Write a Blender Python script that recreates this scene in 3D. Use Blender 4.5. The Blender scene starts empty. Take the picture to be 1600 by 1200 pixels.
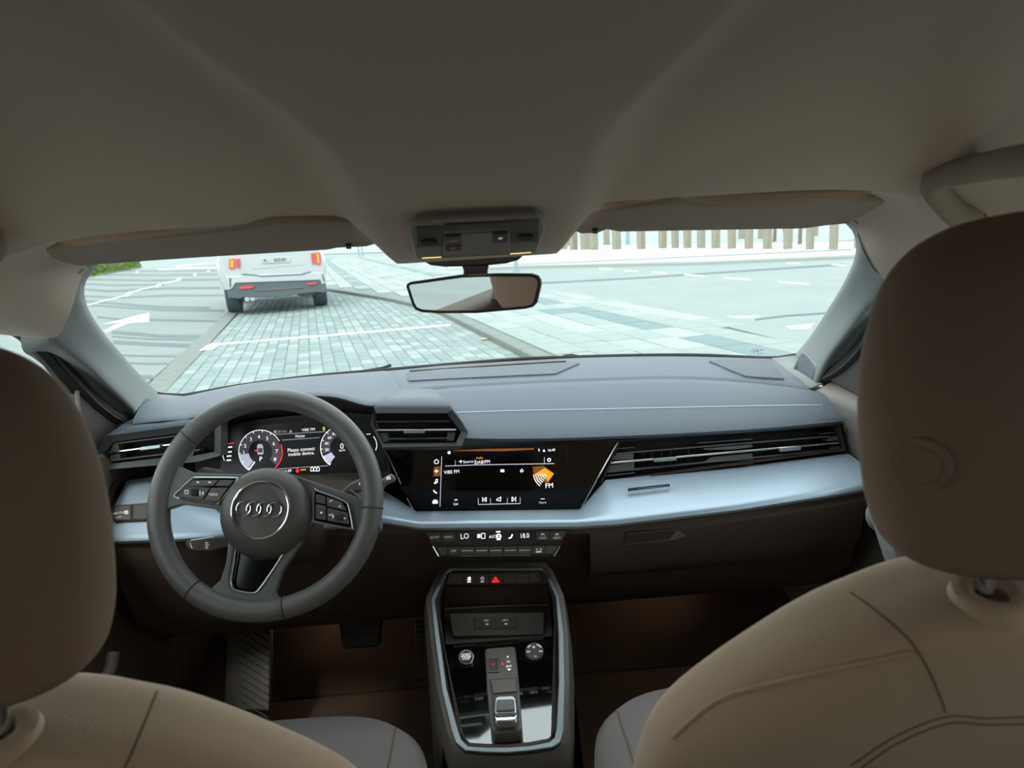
import bpy, bmesh, math, random
from mathutils import Vector as V, Matrix
from mathutils.bvhtree import BVHTree
random.seed(4)
S = bpy.context.scene
COL = S.collection
R = math.radians

# ------------------------------------------------------------------ camera
FPX = 1100.0; VP = (743, 366); ROLL = R(3.6); CAMP = V((0, 0, 1.2))
def dcam(px, py): return V(((px-800)/FPX, (600-py)/FPX, -1.0))
_Y = dcam(*VP).normalized()
_h = dcam(VP[0]+100*math.cos(ROLL), VP[1]-100*math.sin(ROLL))
_Z = _h.cross(_Y).normalized(); _X = _Y.cross(_Z)
MW = Matrix((_X, _Y, _Z))
cam_d = bpy.data.cameras.new('camera'); cam = bpy.data.objects.new('camera', cam_d); COL.objects.link(cam)
cam_d.sensor_fit = 'HORIZONTAL'; cam_d.sensor_width = 36; cam_d.lens = FPX/1600*36
cam_d.clip_start = 0.02; cam_d.clip_end = 500
cam.matrix_world = Matrix.Translation(CAMP) @ MW.to_4x4()
cam_d.dof.use_dof = True; cam_d.dof.focus_distance = 1.5; cam_d.dof.aperture_fstop = 8.0
S.camera = cam

# ------------------------------------------------------------------ light
w = bpy.data.worlds.new('sky'); S.world = w; w.use_nodes = True
bg = w.node_tree.nodes['Background']; bg.inputs[0].default_value = (0.90, 0.97, 1.0, 1); bg.inputs[1].default_value = 1.3
sd = bpy.data.lights.new('sun', 'SUN'); sd.energy = 1.0; sd.angle = R(14); sd.color = (1, .95, .86)
so = bpy.data.objects.new('sun', sd); COL.objects.link(so); so.rotation_euler = (R(38), 0, R(-25))
S.view_settings.view_transform = 'Standard'; S.view_settings.look = 'None'
S.view_settings.exposure = 1.15; S.view_settings.gamma = 1.0; S.view_settings.use_curve_mapping = False

# ------------------------------------------------------------------ projection: a pixel and a distance give a point
def ray(px, py): return MW @ dcam(px, py)
def PY(px, py, y): d = ray(px, py); return CAMP + d*(y/d.y)
def PZ(px, py, z): d = ray(px, py); return CAMP + d*((z-CAMP.z)/d.z)
def PX(px, py, x): d = ray(px, py); return CAMP + d*(x/d.x)
def L(pts): return [PY(*p) for p in pts]
def mir(pts): return [V((-p[0], p[1], p[2])) for p in pts]

class Fr:
    """a flat working plane: origin, right axis U, outward normal N"""
    def __init__(s, O, U, N):
        s.O = V(O); s.N = V(N).normalized(); U = V(U); s.U = (U-s.N*U.dot(s.N)).normalized(); s.V = s.N.cross(s.U)
    def p(s, u, v, n=0): return s.O+s.U*u+s.V*v+s.N*n
    def px(s, x, y, n=0):
        d = ray(x, y); o = s.O+s.N*n; return CAMP+d*((o-CAMP).dot(s.N)/d.dot(s.N))
    def uv(s, x, y, n=0):
        q = s.px(x, y, n)-s.O; return (q.dot(s.U), q.dot(s.V))
    def k(s, x, y): return (s.px(x+4, y)-s.px(x-4, y)).length/8      # metres per pixel

# ------------------------------------------------------------------ materials
def lin(c): return tuple((x/255/12.92 if x/255 <= .04045 else ((x/255+.055)/1.055)**2.4) for x in c)
MATS = {}
def mat(name, rgb, rough=.5, metal=0., bump=0., bs=300., var=0., vs=8., emit=0., ior=1.5, sheen=0., kind='noise', stretch=None, coat=0., k=1.):
    m = bpy.data.materials.new(name); m.use_nodes = True; nt = m.node_tree; b = nt.nodes['Principled BSDF']
    c = tuple(x*k for x in lin(rgb))+(1,)
    b.inputs['Base Color'].default_value = c; b.inputs['Roughness'].default_value = rough; b.inputs['Metallic'].default_value = metal
    b.inputs['IOR'].default_value = ior; b.inputs['Sheen Weight'].default_value = sheen; b.inputs['Coat Weight'].default_value = coat
    tc = nt.nodes.new('ShaderNodeTexCoord'); src = tc.outputs['Object']
    if stretch:
        mp = nt.nodes.new('ShaderNodeMapping'); mp.inputs['Scale'].default_value = stretch; nt.links.new(src, mp.inputs[0]); src = mp.outputs[0]
    if emit:
        b.inputs['Emission Color'].default_value = c; b.inputs['Emission Strength'].default_value = emit*.5
    if var:
        n = nt.nodes.new('ShaderNodeTexNoise'); n.inputs['Scale'].default_value = vs; n.inputs['Detail'].default_value = 5
        r = nt.nodes.new('ShaderNodeValToRGB'); nt.links.new(src, n.inputs['Vector']); nt.links.new(n.outputs['Fac'], r.inputs[0])
        r.color_ramp.elements[0].position = .3; r.color_ramp.elements[1].position = .7
        r.color_ramp.elements[0].color = tuple(x*(1-var) for x in c[:3])+(1,); r.color_ramp.elements[1].color = tuple(min(1, x*(1+var)) for x in c[:3])+(1,)
        nt.links.new(r.outputs[0], b.inputs['Base Color'])
    if bump:
        if kind == 'voronoi': n = nt.nodes.new('ShaderNodeTexVoronoi')
        elif kind == 'wave': n = nt.nodes.new('ShaderNodeTexWave')
        else: n = nt.nodes.new('ShaderNodeTexNoise'); n.inputs['Detail'].default_value = 3
        n.inputs['Scale'].default_value = bs; nt.links.new(src, n.inputs['Vector'])
        u = nt.nodes.new('ShaderNodeBump'); u.inputs['Strength'].default_value = bump; u.inputs['Distance'].default_value = .002
        nt.links.new(n.outputs[0], u.inputs['Height']); nt.links.new(u.outputs[0], b.inputs['Normal'])
    MATS[name] = m; return m
def glass(name, tint, refl=.05):
    m = bpy.data.materials.new(name); m.use_nodes = True; nt = m.node_tree; nt.nodes.clear()
    o = nt.nodes.new('ShaderNodeOutputMaterial'); t = nt.nodes.new('ShaderNodeBsdfTransparent'); g = nt.nodes.new('ShaderNodeBsdfGlossy')
    t.inputs[0].default_value = tint+(1,); g.inputs['Roughness'].default_value = 0.02
    mx = nt.nodes.new('ShaderNodeMixShader'); mx.inputs[0].default_value = refl
    nt.links.new(t.outputs[0], mx.inputs[1]); nt.links.new(g.outputs[0], mx.inputs[2]); nt.links.new(mx.outputs[0], o.inputs[0]); return m
M_HEAD = mat('headliner_cloth', (188, 172, 155), .95, bump=.25, bs=900, sheen=.2)
M_PILLAR = mat('pillar_cloth', (120, 124, 123), .9, bump=.3, bs=700)
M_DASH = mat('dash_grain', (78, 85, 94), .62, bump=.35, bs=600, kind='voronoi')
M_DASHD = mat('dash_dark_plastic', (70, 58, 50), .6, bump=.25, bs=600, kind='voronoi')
M_BLACK = mat('matt_black_plastic', (46, 38, 33), .55)
M_PIANO = mat('piano_black', (8, 6, 5), .08, ior=1.36)
M_PANEL = mat('display_black', (13, 10, 9), .35)
M_OHC = mat('overhead_plastic', (134, 127, 118), .6)
M_SILV = mat('satin_silver', (160, 175, 188), .38, metal=.35)
M_CHROME = mat('chrome', (225, 228, 230), .12, metal=1)
M_RAIL = mat('satin_rail', (150, 160, 163), .3, metal=.9)
M_RIMC = mat('console_rim', (112, 118, 120), .42, metal=.8)
M_PLATE = mat('console_gloss_black', (10, 9, 9), .05, ior=2.5)
M_HREST = mat('shaded_leatherette', (128, 104, 84), .8, bump=.2, bs=900)  # smooth leatherette, its colour also darkened for shade on the headrests
M_VENT = mat('vent_plastic', (74, 76, 76), .45)
M_LEATH = mat('wheel_leather', (88, 88, 86), .42, bump=.2, bs=900)
M_WHUB = mat('wheel_hub', (72, 70, 68), .45, bump=.15, bs=800)
M_SEAT = mat('seat_cloth', (170, 147, 121), .95, bump=.35, bs=1200, sheen=.15)
M_SEAM = mat('seat_seam', (98, 84, 70), .9)
M_CUSH = mat('cushion_cloth', (112, 106, 104), .95, bump=.3, bs=1200)
M_CARPET = mat('carpet', (98, 78, 62), 1, bump=.6, bs=900)
M_VISOR = mat('visor_cloth', (150, 135, 122), .95, bump=.2, bs=900)
M_CONS = mat('console_plastic', (96, 90, 84), .5, bump=.2, bs=700)
M_CONSD = mat('console_dark', (66, 56, 48), .6)
M_BTN = mat('button_grey', (76, 74, 71), .5)
M_WHITE = mat('display_white', (235, 235, 240), .5, emit=1.0)
M_GREY = mat('display_grey', (62, 60, 66), .5, emit=.9)
M_LGREY = mat('display_light_grey', (170, 172, 190), .5, emit=.9)
M_RED = mat('display_red', (220, 40, 50), .5, emit=1.1)
M_AMBER = mat('display_amber', (225, 140, 20), .5, emit=1.0)
M_AMBERD = mat('display_dark_amber', (110, 62, 12), .5, emit=.9)
M_GREEN = mat('display_green', (150, 200, 60), .5, emit=.9)
M_PRINT = mat('white_print', (215, 215, 210), .6, emit=.25)
M_DPRINT = mat('dark_print', (40, 44, 50), .7)
M_RUBBER = mat('rubber', (24, 21, 19), .75)
M_GRILLE = mat('grille', (84, 90, 97), .7, bump=1., bs=420, kind='voronoi')
M_GRILLD = mat('grille_dark', (96, 90, 82), .7, bump=1., bs=500, kind='wave')
M_MIRROR = mat('mirror_glass', (235, 235, 235), .0, metal=1)
M_BEIGE = mat('mirror_rim', (150, 125, 105), .4)
M_GLASS = glass('windscreen_glass', (.93, .985, .975), .025)
M_TINT = glass('rear_dimming_glass', (.52, .51, .50), .03)  # unseen rear glass, tint added to cut the light from behind
M_PAVE = [mat('sett_a', (160, 177, 175), .85, k=0.50, var=.12, vs=30), mat('sett_b', (150, 169, 167), .85, k=0.50, var=.12, vs=30), mat('sett_c', (178, 191, 188), .85, k=0.50, var=.12, vs=30)]
M_JOINT = mat('joint_sand', (146, 160, 155), .95, k=0.50)
M_SLAB = [mat('slab_a', (186, 199, 194), .8, k=0.45, var=.08, vs=6), mat('slab_b', (176, 191, 187), .8, k=0.45, var=.08, vs=6), mat('slab_c', (196, 206, 200), .8, k=0.45, var=.08, vs=6), mat('slab_dark', (140, 164, 165), .8, k=0.45, var=.08, vs=6)]
M_ROAD = mat('road_paving', (168, 182, 178), .85, k=0.40, var=.10, vs=1.2, stretch=(.35, 3, 1), bump=.2, bs=20)
M_BAND = mat('road_shadow_and_seam', (112, 130, 130), .85, k=0.50, var=.10, vs=3)
M_ROAD2 = mat('far_road', (172, 187, 184), .8, k=0.44, var=.06, vs=.8)
M_PAVEW = mat('far_pavement', (222, 228, 220), .85, k=0.50, var=.04, vs=2)
M_PAINT = mat('road_paint', (232, 240, 238), .7, k=0.50)
M_KERB = mat('kerb_stone', (140, 148, 142), .85, k=0.50, var=.12, vs=9)
M_GRASS = mat('grass_leaf', (120, 150, 70), .8, k=0.50, var=.25, vs=5)
M_BOLL = mat('bollard_stone', (186, 178, 160), .8, k=0.50, var=.08, vs=8)
M_SUV = mat('white_paint', (226, 234, 234), .3, k=0.50, coat=.5)
M_SUVB = mat('suv_black_plastic', (74, 82, 86), .6)
M_TAIL = mat('tail_lamp_lit', (255, 110, 20), .3, emit=1.6)
M_TAILR = mat('tail_lamp_red', (190, 30, 25), .3, emit=.35)
M_REFL = mat('reflector_red', (196, 60, 64), .4)
M_TYRE = mat('tyre', (66, 72, 74), .85)
M_TREE = mat('tree_trunk', (110, 100, 88), .9, var=.2)
M_BLUE = mat('blue_post_paint', (132, 152, 158), .6)

# ------------------------------------------------------------------ mesh helpers
WM = {}
def link(o, parent):
    COL.objects.link(o); WM[o] = Matrix.Identity(4)
    if parent is not None:
        o.parent = parent; o.matrix_parent_inverse = WM[parent].inverted()
def tag(o, label=None, cat=None, group=None, kind=None):
    if label: o['label'] = label
    if cat: o['category'] = cat
    if group: o['group'] = group
    if kind: o['kind'] = kind
    return o
def thing(name, label, cat, loc, group=None, kind=None):
    o = bpy.data.objects.new(name, None); COL.objects.link(o); o.location = loc; o.empty_display_size = .05
    WM[o] = Matrix.Translation(V(loc)); return tag(o, label, cat, group, kind)
def obj(name, vs, fs, m, parent=None, smooth=True, bevel=0., seg=2, solid=0., sub=0, ang=38, clean=True):
    me = bpy.data.meshes.new(name); me.from_pydata([tuple(v) for v in vs], [], fs)
    if clean:
        bm = bmesh.new(); bm.from_mesh(me); bmesh.ops.recalc_face_normals(bm, faces=bm.faces); bm.to_mesh(me); bm.free()
    me.materials.append(m)
    if smooth:
        me.polygons.foreach_set('use_smooth', [True]*len(me.polygons)); me.set_sharp_from_angle(angle=R(ang))
    o = bpy.data.objects.new(name, me); link(o, parent)
    if solid:
        d = o.modifiers.new('solid', 'SOLIDIFY'); d.thickness = solid; d.offset = 0
    if bevel:
        d = o.modifiers.new('bevel', 'BEVEL'); d.width = bevel; d.segments = seg; d.limit_method = 'ANGLE'; d.angle_limit = R(35); d.harden_normals = False
    if sub:
        d = o.modifiers.new('sub', 'SUBSURF'); d.levels = sub; d.render_levels = sub
    return o
def crom(pts, n, closed=False):
    """Catmull-Rom through pts, n samples evenly spread by length"""
    P = [V(p) for p in pts]; k = len(P); out = []
    segs = k if closed else k-1
    def g(i): return P[i % k] if closed else (P[i] if 0 <= i < k else (2*P[0]-P[1] if i < 0 else 2*P[-1]-P[-2]))
    for s in range(segs):
        a, b, c, d = g(s-1), g(s), g(s+1), g(s+2)
        for j in range(12):
            t = j/12
            out.append(.5*((2*b)+(c-a)*t+(2*a-5*b+4*c-d)*t*t+(3*b-a-3*c+d)*t**3))
    if not closed: out.append(P[-1])
    else: out.append(out[0])
    ds = [0]
    for i in range(1, len(out)): ds.append(ds[-1]+(out[i]-out[i-1]).length)
    res = []; T = ds[-1]; i = 0; cnt = n if not closed else n+1
    for j in range(cnt):
        t = T*j/(cnt-1)
        while i < len(ds)-2 and ds[i+1] < t: i += 1
        f = (t-ds[i])/max(1e-9, ds[i+1]-ds[i]); res.append(out[i].lerp(out[i+1], min(1, max(0, f))))
    return res[:n]
def thick(rows, n):
    """more, smoother cross-sections along a loft"""
    cols_ = [smrow([r[j] for r in rows], n) for j in range(len(rows[0]))]
    return [[c[i] for c in cols_] for i in range(n)]
def lerprow(pts, n):
    """piecewise linear, the same parameter for every control point so that rows correspond"""
    P = [V(p) for p in pts]; k = len(P)-1; out = []
    for j in range(n):
        t = j/(n-1)*k; i = min(int(t), k-1); out.append(P[i].lerp(P[i+1], t-i))
    return out
def smrow(pts, n):
    P = [V(p) for p in pts]; k = len(P)-1; out = []
    def g(i): return P[i] if 0 <= i <= k else (2*P[0]-P[1] if i < 0 else 2*P[-1]-P[-2])
    for j in range(n):
        t = j/(n-1)*k; i = min(int(t), k-1); f = t-i; a, b, c, d = g(i-1), g(i), g(i+1), g(i+2)
        out.append(.5*((2*b)+(c-a)*f+(2*a-5*b+4*c-d)*f*f+(3*b-a-3*c+d)*f**3))
    return out
def loft(name, rows, m, parent=None, closed=False, cap=False, **k):
    n = len(rows[0]); vs = [p for r in rows for p in r]; fs = []
    for i in range(len(rows)-1):
        for j in range(n if closed else n-1):
            a = i*n+j; b = i*n+(j+1) % n; fs.append((a, b, b+n, a+n))
    if cap:
        fs.append(tuple(range(n))); fs.append(tuple(range(len(vs)-n, len(vs))))
    return obj(name, vs, fs, m, parent, **k)
def prism(name, pts, vec, m, parent=None, **k):
    n = len(pts); vec = V(vec); vs = [V(p) for p in pts]+[V(p)+vec for p in pts]
    fs = [tuple(range(n)), tuple(range(n, 2*n))]+[(i, (i+1) % n, n+(i+1) % n, n+i) for i in range(n)]
    return obj(name, vs, fs, m, parent, **k)
def round2(P, r, seg=4):
    out = []; n = len(P); rr = r if isinstance(r, (list, tuple)) else [r]*n
    for i in range(n):
        a, b, c = V(P[i-1]), V(P[i]), V(P[(i+1) % n]); u = (a-b); v = (c-b); q = min(rr[i], u.length*.45, v.length*.45)
        if q <= 0: out.append(tuple(b)); continue
        A = b+u.normalized()*q; B = b+v.normalized()*q
        for j in range(seg+1):
            t = j/seg; out.append(tuple((1-t)**2*A+2*t*(1-t)*b+t*t*B))
    return out
def panel(name, fr, pix, n0, n1, m, parent=None, r=0, **k):
    """pixel outline on a plane, solid from depth n0 to n1 along the plane's normal (front face n1)"""
    P = round2(pix, r) if r else pix
    pts = [fr.px(x, y, n1) for x, y in P]
    return prism(name, pts, fr.N*(n0-n1), m, parent, **k)
def shrink(P, d):
    """inset a pixel outline by d"""
    n = len(P); ar = sum(P[i-1][0]*P[i][1]-P[i][0]*P[i-1][1] for i in range(n)); sg = 1 if ar > 0 else -1; out = []
    for i in range(n):
        a, b, c = V(P[i-1]), V(P[i]), V(P[(i+1) % n]); u = (b-a).normalized(); v = (c-b).normalized()
        nu = V((-u.y, u.x))*sg; nv = V((-v.y, v.x))*sg; s = nu+nv; q = s.dot(nu)
        out.append(tuple(b+s*(d/max(q, .3))))
    return out
def ring(name, fr, outer, inner, n0, n1, m, parent=None, nin=None, **k):
    """a frame between two pixel outlines with the same number of corners"""
    n = len(outer); nin = n1 if nin is None else nin
    a = [fr.px(x, y, n1) for x, y in outer]; b = [fr.px(x, y, nin) for x, y in inner]
    vs = a+b+[p+fr.N*(n0-n1) for p in a]+[p+fr.N*(n0-nin) for p in b]; fs = []
    for i in range(n):
        j = (i+1) % n; fs += [(i, j, n+j, n+i), (i, j, 2*n+j, 2*n+i), (n+i, n+j, 3*n+j, 3*n+i), (2*n+i, 2*n+j, 3*n+j, 3*n+i)]
    return obj(name, vs, fs, m, parent, **k)
def flat(name, fr, polys, n, m, parent=None):
    """flat print: several outlines in one thin mesh"""
    vs = []; fs = []
    for P in polys:
        b = len(vs); q = [fr.px(x, y, n) for x, y in P]; c = len(q)
        vs += q; fs.append(tuple(range(b, b+c)))
    return obj(name, vs, fs, m, parent, smooth=False)
def flat_stuff(*a):
    o = flat(*a); o['kind'] = 'stuff'; return o
def arcpoly(cx, cy, r0, r1, a0, a1, k=24, sy=1., rot=0):
    """annulus sector as quads, degrees counter-clockwise from the right"""
    out = []
    for i in range(k):
        q = []
        for a, r in ((i, r0), (i, r1), (i+1, r1), (i+1, r0)):
            t = R(a0+(a1-a0)*a/k); q.append((cx+r*math.cos(t), cy-r*sy*math.sin(t)))
        out.append(q)
    return out
def linepoly(pts, wd):
    out = []
    for (x0, y0), (x1, y1) in zip(pts, pts[1:]):
        d = math.hypot(x1-x0, y1-y0) or 1; nx, ny = -(y1-y0)/d*wd/2, (x1-x0)/d*wd/2
        out.append([(x0+nx, y0+ny), (x1+nx, y1+ny), (x1-nx, y1-ny), (x0-nx, y0-ny)])
    return out
def rect(x0, y0, x1, y1, s=-.055):
    """pixel rectangle that follows the frame's slight tilt"""
    w_ = x1-x0; return [(x0, y0), (x1, y0+s*w_), (x1, y1+s*w_), (x0, y1)]
def tube(name, pts, r, m, parent=None, n=10, closed=False, cap=True, up=None, flatk=1., **k):
    P = [V(p) for p in pts]; c = len(P); rr = r if isinstance(r, (list, tuple)) else [r]*c; rows = []
    t0 = None
    for i in range(c):
        t = ((P[(i+1) % c]-P[i-1]) if closed else (P[min(i+1, c-1)]-P[max(i-1, 0)])).normalized()
        if t0 is None:
            a = V(up) if up is not None else (V((0, 0, 1)) if abs(t.z) < .9 else V((1, 0, 0)))
        a = (a-t*a.dot(t)).normalized(); b = t.cross(a); t0 = t
        rows.append([P[i]+(a*math.cos(2*math.pi*j/n)*flatk+b*math.sin(2*math.pi*j/n))*rr[i] for j in range(n)])
    if closed: rows.append(rows[0])
    return loft(name, rows, m, parent, closed=True, cap=cap and not closed, **k)
def box(name, c, size, m, parent=None, rot=None, **k):
    c = V(c); h = V(size)/2; vs = []
    for sx in (-1, 1):
        for sy in (-1, 1):
            for sz in (-1, 1):
                v = V((sx*h.x, sy*h.y, sz*h.z)); vs.append(c+(rot @ v if rot else v))
    fs = [(0, 1, 3, 2), (4, 6, 7, 5), (0, 4, 5, 1), (2, 3, 7, 6), (0, 2, 6, 4), (1, 5, 7, 3)]
    return obj(name, vs, fs, m, parent, **k)
def bvh(o):
    me = o.data; return BVHTree.FromPolygons([v.co for v in me.vertices], [tuple(p.vertices) for p in me.polygons])
def hit(tree, px, py):
    d = ray(px, py).normalized(); h = tree.ray_cast(CAMP, d); return (h[0], h[1]) if h[0] is not None else (None, None)
def seam(name, tree, pix, r, m, parent, n=40, lift=.0):
    pts = []
    for q in crom([(x, y, 0) for x, y in pix], n):
        p, nn = hit(tree, q.x, q.y)
        if p is not None:
            pts.append(p+(CAMP-p).normalized()*lift)
    if len(pts) > 2: return tube(name, pts, r, m, parent, n=6)
TEXTS = []
def text(fr, s, x, y, h, m, parent, n=.001, rot=0., sx=1., name='lettering', bold=.0):
    cu = bpy.data.curves.new(name, 'FONT'); cu.body = s; cu.align_x = 'CENTER'; cu.align_y = 'CENTER'; cu.resolution_u = 2
    cu.size = fr.k(x, y)*h*1.38; cu.offset = bold
    o = bpy.data.objects.new(name+'_curve', cu); COL.objects.link(o)
    p = fr.px(x, y, n); u = fr.U*math.cos(R(rot))+fr.V*math.sin(R(rot)); v = fr.N.cross(u)
    mw = Matrix((u*sx, v, fr.N)).transposed().to_4x4(); mw.translation = p
    TEXTS.append((o, mw, m, parent, name))
def flush_text():
    bpy.context.view_layer.update(); dg = bpy.context.evaluated_depsgraph_get()
    for o, mw, m, parent, name in TEXTS:
        me = bpy.data.meshes.new_from_object(o.evaluated_get(dg)); me.transform(mw); me.name = name
        me.materials.clear(); me.materials.append(m)
        q = bpy.data.objects.new(name, me); link(q, parent)
    for o, *_ in TEXTS:
        cu = o.data; bpy.data.objects.remove(o); bpy.data.curves.remove(cu)
def sstep(a, b, x):
    t = min(1, max(0, (x-a)/(b-a))); return t*t*(3-2*t)
def interp(tab, x):
    if x <= tab[0][0]: return tab[0][1]
    for (a, p), (b, q) in zip(tab, tab[1:]):
        if x <= b: return p+(q-p)*(x-a)/(b-a)
    return tab[-1][1]
def sm(tab, x, h=.04): return (interp(tab, x-h)+2*interp(tab, x)+interp(tab, x+h))/4

# =================================================================== THE CABIN SHELL
SIDE = [(-1.4, 1.28), (-.6, 1.352), (0, 1.385), (.2, 1.373), (.4, 1.350), (.5, 1.328), (.6, 1.296), (.7, 1.261), (.8, 1.226), (.9, 1.206), (1.02, 1.19)]
CENT = [(-1.4, 1.28), (-.6, 1.352), (0, 1.363), (.2, 1.345), (.4, 1.316), (.5, 1.289), (.6, 1.255), (.7, 1.219), (.8, 1.192), (.9, 1.168), (1, 1.16)]
WID = [(-1.4, .30), (0, .24), (.3, .18), (.38, .15), (.45, .137), (.51, .119), (.56, .103), (.61, .098), (.7, .10), (.8, .104), (1, .10)]
XR = [(-1.4, .58), (0, .66), (.4, .66), (.8, .64), (1.02, .612)]
ZR = [(-1.4, 1.08), (0, 1.2), (.4, 1.19), (.8, 1.145), (1.02, 1.092)]
def headz(x, y):
    xr = interp(XR, y); zr = interp(ZR, y); s = sm(SIDE, y); ax = abs(x)
    if ax > .30: s -= (s-zr)*min(1, (ax-.30)/(xr-.30))**3.2
    wd = interp(WID, y); soft = .055 if y < .5 else .055-.02*min(1, (y-.5)/.3)
    t_ = max(0, ax-wd)/(soft*1.5); k = 0 if t_ >= 1 else (1-t_)**2*(1+.6*t_)
    k = k*.7+.3*(1-sstep(wd-.006, wd+soft, ax))
    return s-(s-sm(CENT, y))*k
ceiling = thing('ceiling', 'brown grey cloth headliner across the top of the picture', 'headliner', (0, 0, 1.37), kind='structure')
rows = []
NX = 150; NYY = 90
for i in range(NYY+1):
    r = []
    for j in range(NX+1):
        t = (2*j/NX-1); xn = t*.612
        yf = .90-.095*sstep(.10, .135, abs(xn))
        f = i/NYY; y = -1.4+(yf+1.4)*(1-(1-f)**1.6)
        x = t*interp(XR, y); r.append(V((x, y, headz(x, y))))
    rows.append(r)
head = loft('headliner_panel', rows, M_HEAD, ceiling, ang=80)
# header rail over the visors, up to the windscreen's top edge
for s in (-1, 1):
    loft('header_rail', [[V((s*x, .80, 1.232)) for x in (.11, .3, .52)], [V((s*x, .9, 1.228)) for x in (.10, .3, .54)], [V((s*x, 1.02-abs(x)*.05, 1.222)) for x in (.09, .3, .585)]], M_HEAD, ceiling, solid=.006)
loft('mirror_foot_cover', [[V((x, .895, 1.20)) for x in (-.11, 0, .11)], [V((x, 1.02, 1.222)) for x in (-.11, 0, .11)]], M_BLACK, ceiling, solid=.006)

# corners down to the windscreen pillars
cr1 = L([(1326, 345, .985), (1338, 356, .99), (1347, 375, .998), (1366, 414, 1.012), (1390, 441, 1.035)])+[V((.66, 1.02, 1.10))]
for s in (-1, 1):
    e = crom(cr1, 24); e = e if s > 0 else mir(e)
    b = []
    for j in range(24):
        x = .46+(.64-.46)*j/23; b.append(V((s*x, .80, headz(x, .80))))
    rws = []
    for i in range(9):
        t = i/8; rws.append([p.lerp(q, t)+V((0, 0, .012*math.sin(math.pi*t)*(1-j/23))) for j, (p, q) in enumerate(zip(b, e))])
    loft('corner_panel', rws, M_HEAD, ceiling, ang=80)

# windscreen
WSB = [(228, 614, 1.58), (280, 620, 1.62), (332, 611, 1.66), (400, 600, 1.69), (500, 588, 1.72), (640, 576, 1.75), (800, 563, 1.76), (900, 559, 1.76), (1000, 556.5, 1.74), (1100, 556.5, 1.70), (1205, 561, 1.64), (1245, 556, 1.62)]
wsb = crom(L(WSB), 41)
wst = crom([(-.60, .96, 1.19), (-.3, 1.0, 1.208), (0, 1.02, 1.215), (.3, 1.0, 1.208), (.60, .96, 1.19)], 41)
rows = []
for i in range(9):
    t = i/8; rows.append([a.lerp(b, t)+V((0, 0, .02*math.sin(math.pi*t))) for a, b in zip(wsb, wst)])
win = loft('window_1', rows, M_GLASS); tag(win, 'sloping glass windscreen over the dashboard', 'windscreen', kind='structure')
tube('glass_seal', [p+V((0, .004, .0)) for p in wsb], .006, M_RUBBER, win, n=6)
# date code etched in the lower right corner of the glass
FRW = Fr(PY(1183, 549, 1.6), (1, 0, 0), (0, -.45, .9))
fe = flat('etched_mark', FRW, linepoly([(1172, 549), (1194, 547)], .6)+linepoly([(1175, 552), (1191, 546)], .5)+linepoly([(1182, 543), (1186, 556)], .7)+linepoly([(1176, 545), (1180, 548)], .8)+linepoly([(1188, 551), (1192, 553)], .8), .0, M_DPRINT, win)

# windscreen pillars (right one traced, left one mirrored)
pA = L([(1318, 334, .975), (1342, 362, .998), (1343, 398, 1.05), (1325, 440, 1.15), (1303, 476, 1.27), (1285, 504, 1.38), (1262, 536, 1.52), (1243, 558, 1.63)])
pB = L([(1352, 352, .97), (1378, 392, .995), (1392, 432, 1.02), (1372, 462, 1.08), (1345, 492, 1.15), (1316, 530, 1.23), (1290, 562, 1.32), (1272, 598, 1.38)])
pC = L([(1375, 368, .975), (1392, 405, 1.0), (1398, 440, 1.03), (1383, 464, 1.09), (1356, 493, 1.17), (1328, 530, 1.26), (1302, 566, 1.34), (1287, 600, 1.40)])
pD = L([(1398, 382, .985), (1404, 415, 1.01), (1406, 448, 1.05), (1392, 465, 1.12), (1358, 505, 1.20), (1332, 544, 1.28), (1314, 575, 1.34), (1305, 608, 1.38)])
pE = [p+V((.05, .03, -.01)) for p in pD]
pA0 = [p+V((.02, .05, -.005)) for p in pA]
for side, nm, lb in ((1, 'trim_2', 'right windscreen pillar covered in grey cloth'), (-1, 'trim_1', 'left windscreen pillar covered in grey cloth')):
    rws = [crom(q if side > 0 else mir(q), 40) for q in (pA0, pA, pB, pC, pD, pE)]
    # round the face over
    full = []
    for a, b in zip(rws, rws[1:]):
        full += [[p.lerp(q, t) for p, q in zip(a, b)] for t in (0, .25, .5, .75)]
    full.append(rws[-1])
    for _ in range(2):
        full = [full[0]]+[[(p*2+a+b)/4 for a, p, b in zip(full[i-1], full[i], full[i+1])] for i in range(1, len(full)-1)]+[full[-1]]
    pil = loft(nm, full, M_PILLAR, ang=80); tag(pil, lb, 'pillar', kind='structure')
    tr = bvh(pil)
    sm_ = [(1341, 366), (1350, 392), (1366, 420), (1390, 440)] if side > 0 else [(117, 432), (108, 470), (92, 505), (76, 522), (60, 524)]
    seam('seam', tr, sm_, .0008, M_SEAM, pil, lift=.001)
    tw = [(1242, 580), (1251, 556), (1257, 552), (1271, 567), (1274, 574), (1270, 590), (1264, 593)] if side > 0 else [(208, 648), (222, 626), (229, 622), (236, 632), (242, 642), (238, 652), (214, 660)]
    pts = []
    for q in crom([(x, y, 0) for x, y in tw], 28, True):
        p, nn = hit(tr, q.x, q.y)
        if p is None: p = PY(q.x, q.y, 1.5)
        pts.append(p+(CAMP-p).normalized()*.003)
    prism('tweeter_grille', pts, V((0, .008, -.003)), M_GRILLE, pil, bevel=.001)
    tube('tweeter_rim', pts, .0016, M_PILLAR, pil, n=6, closed=True)

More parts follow.
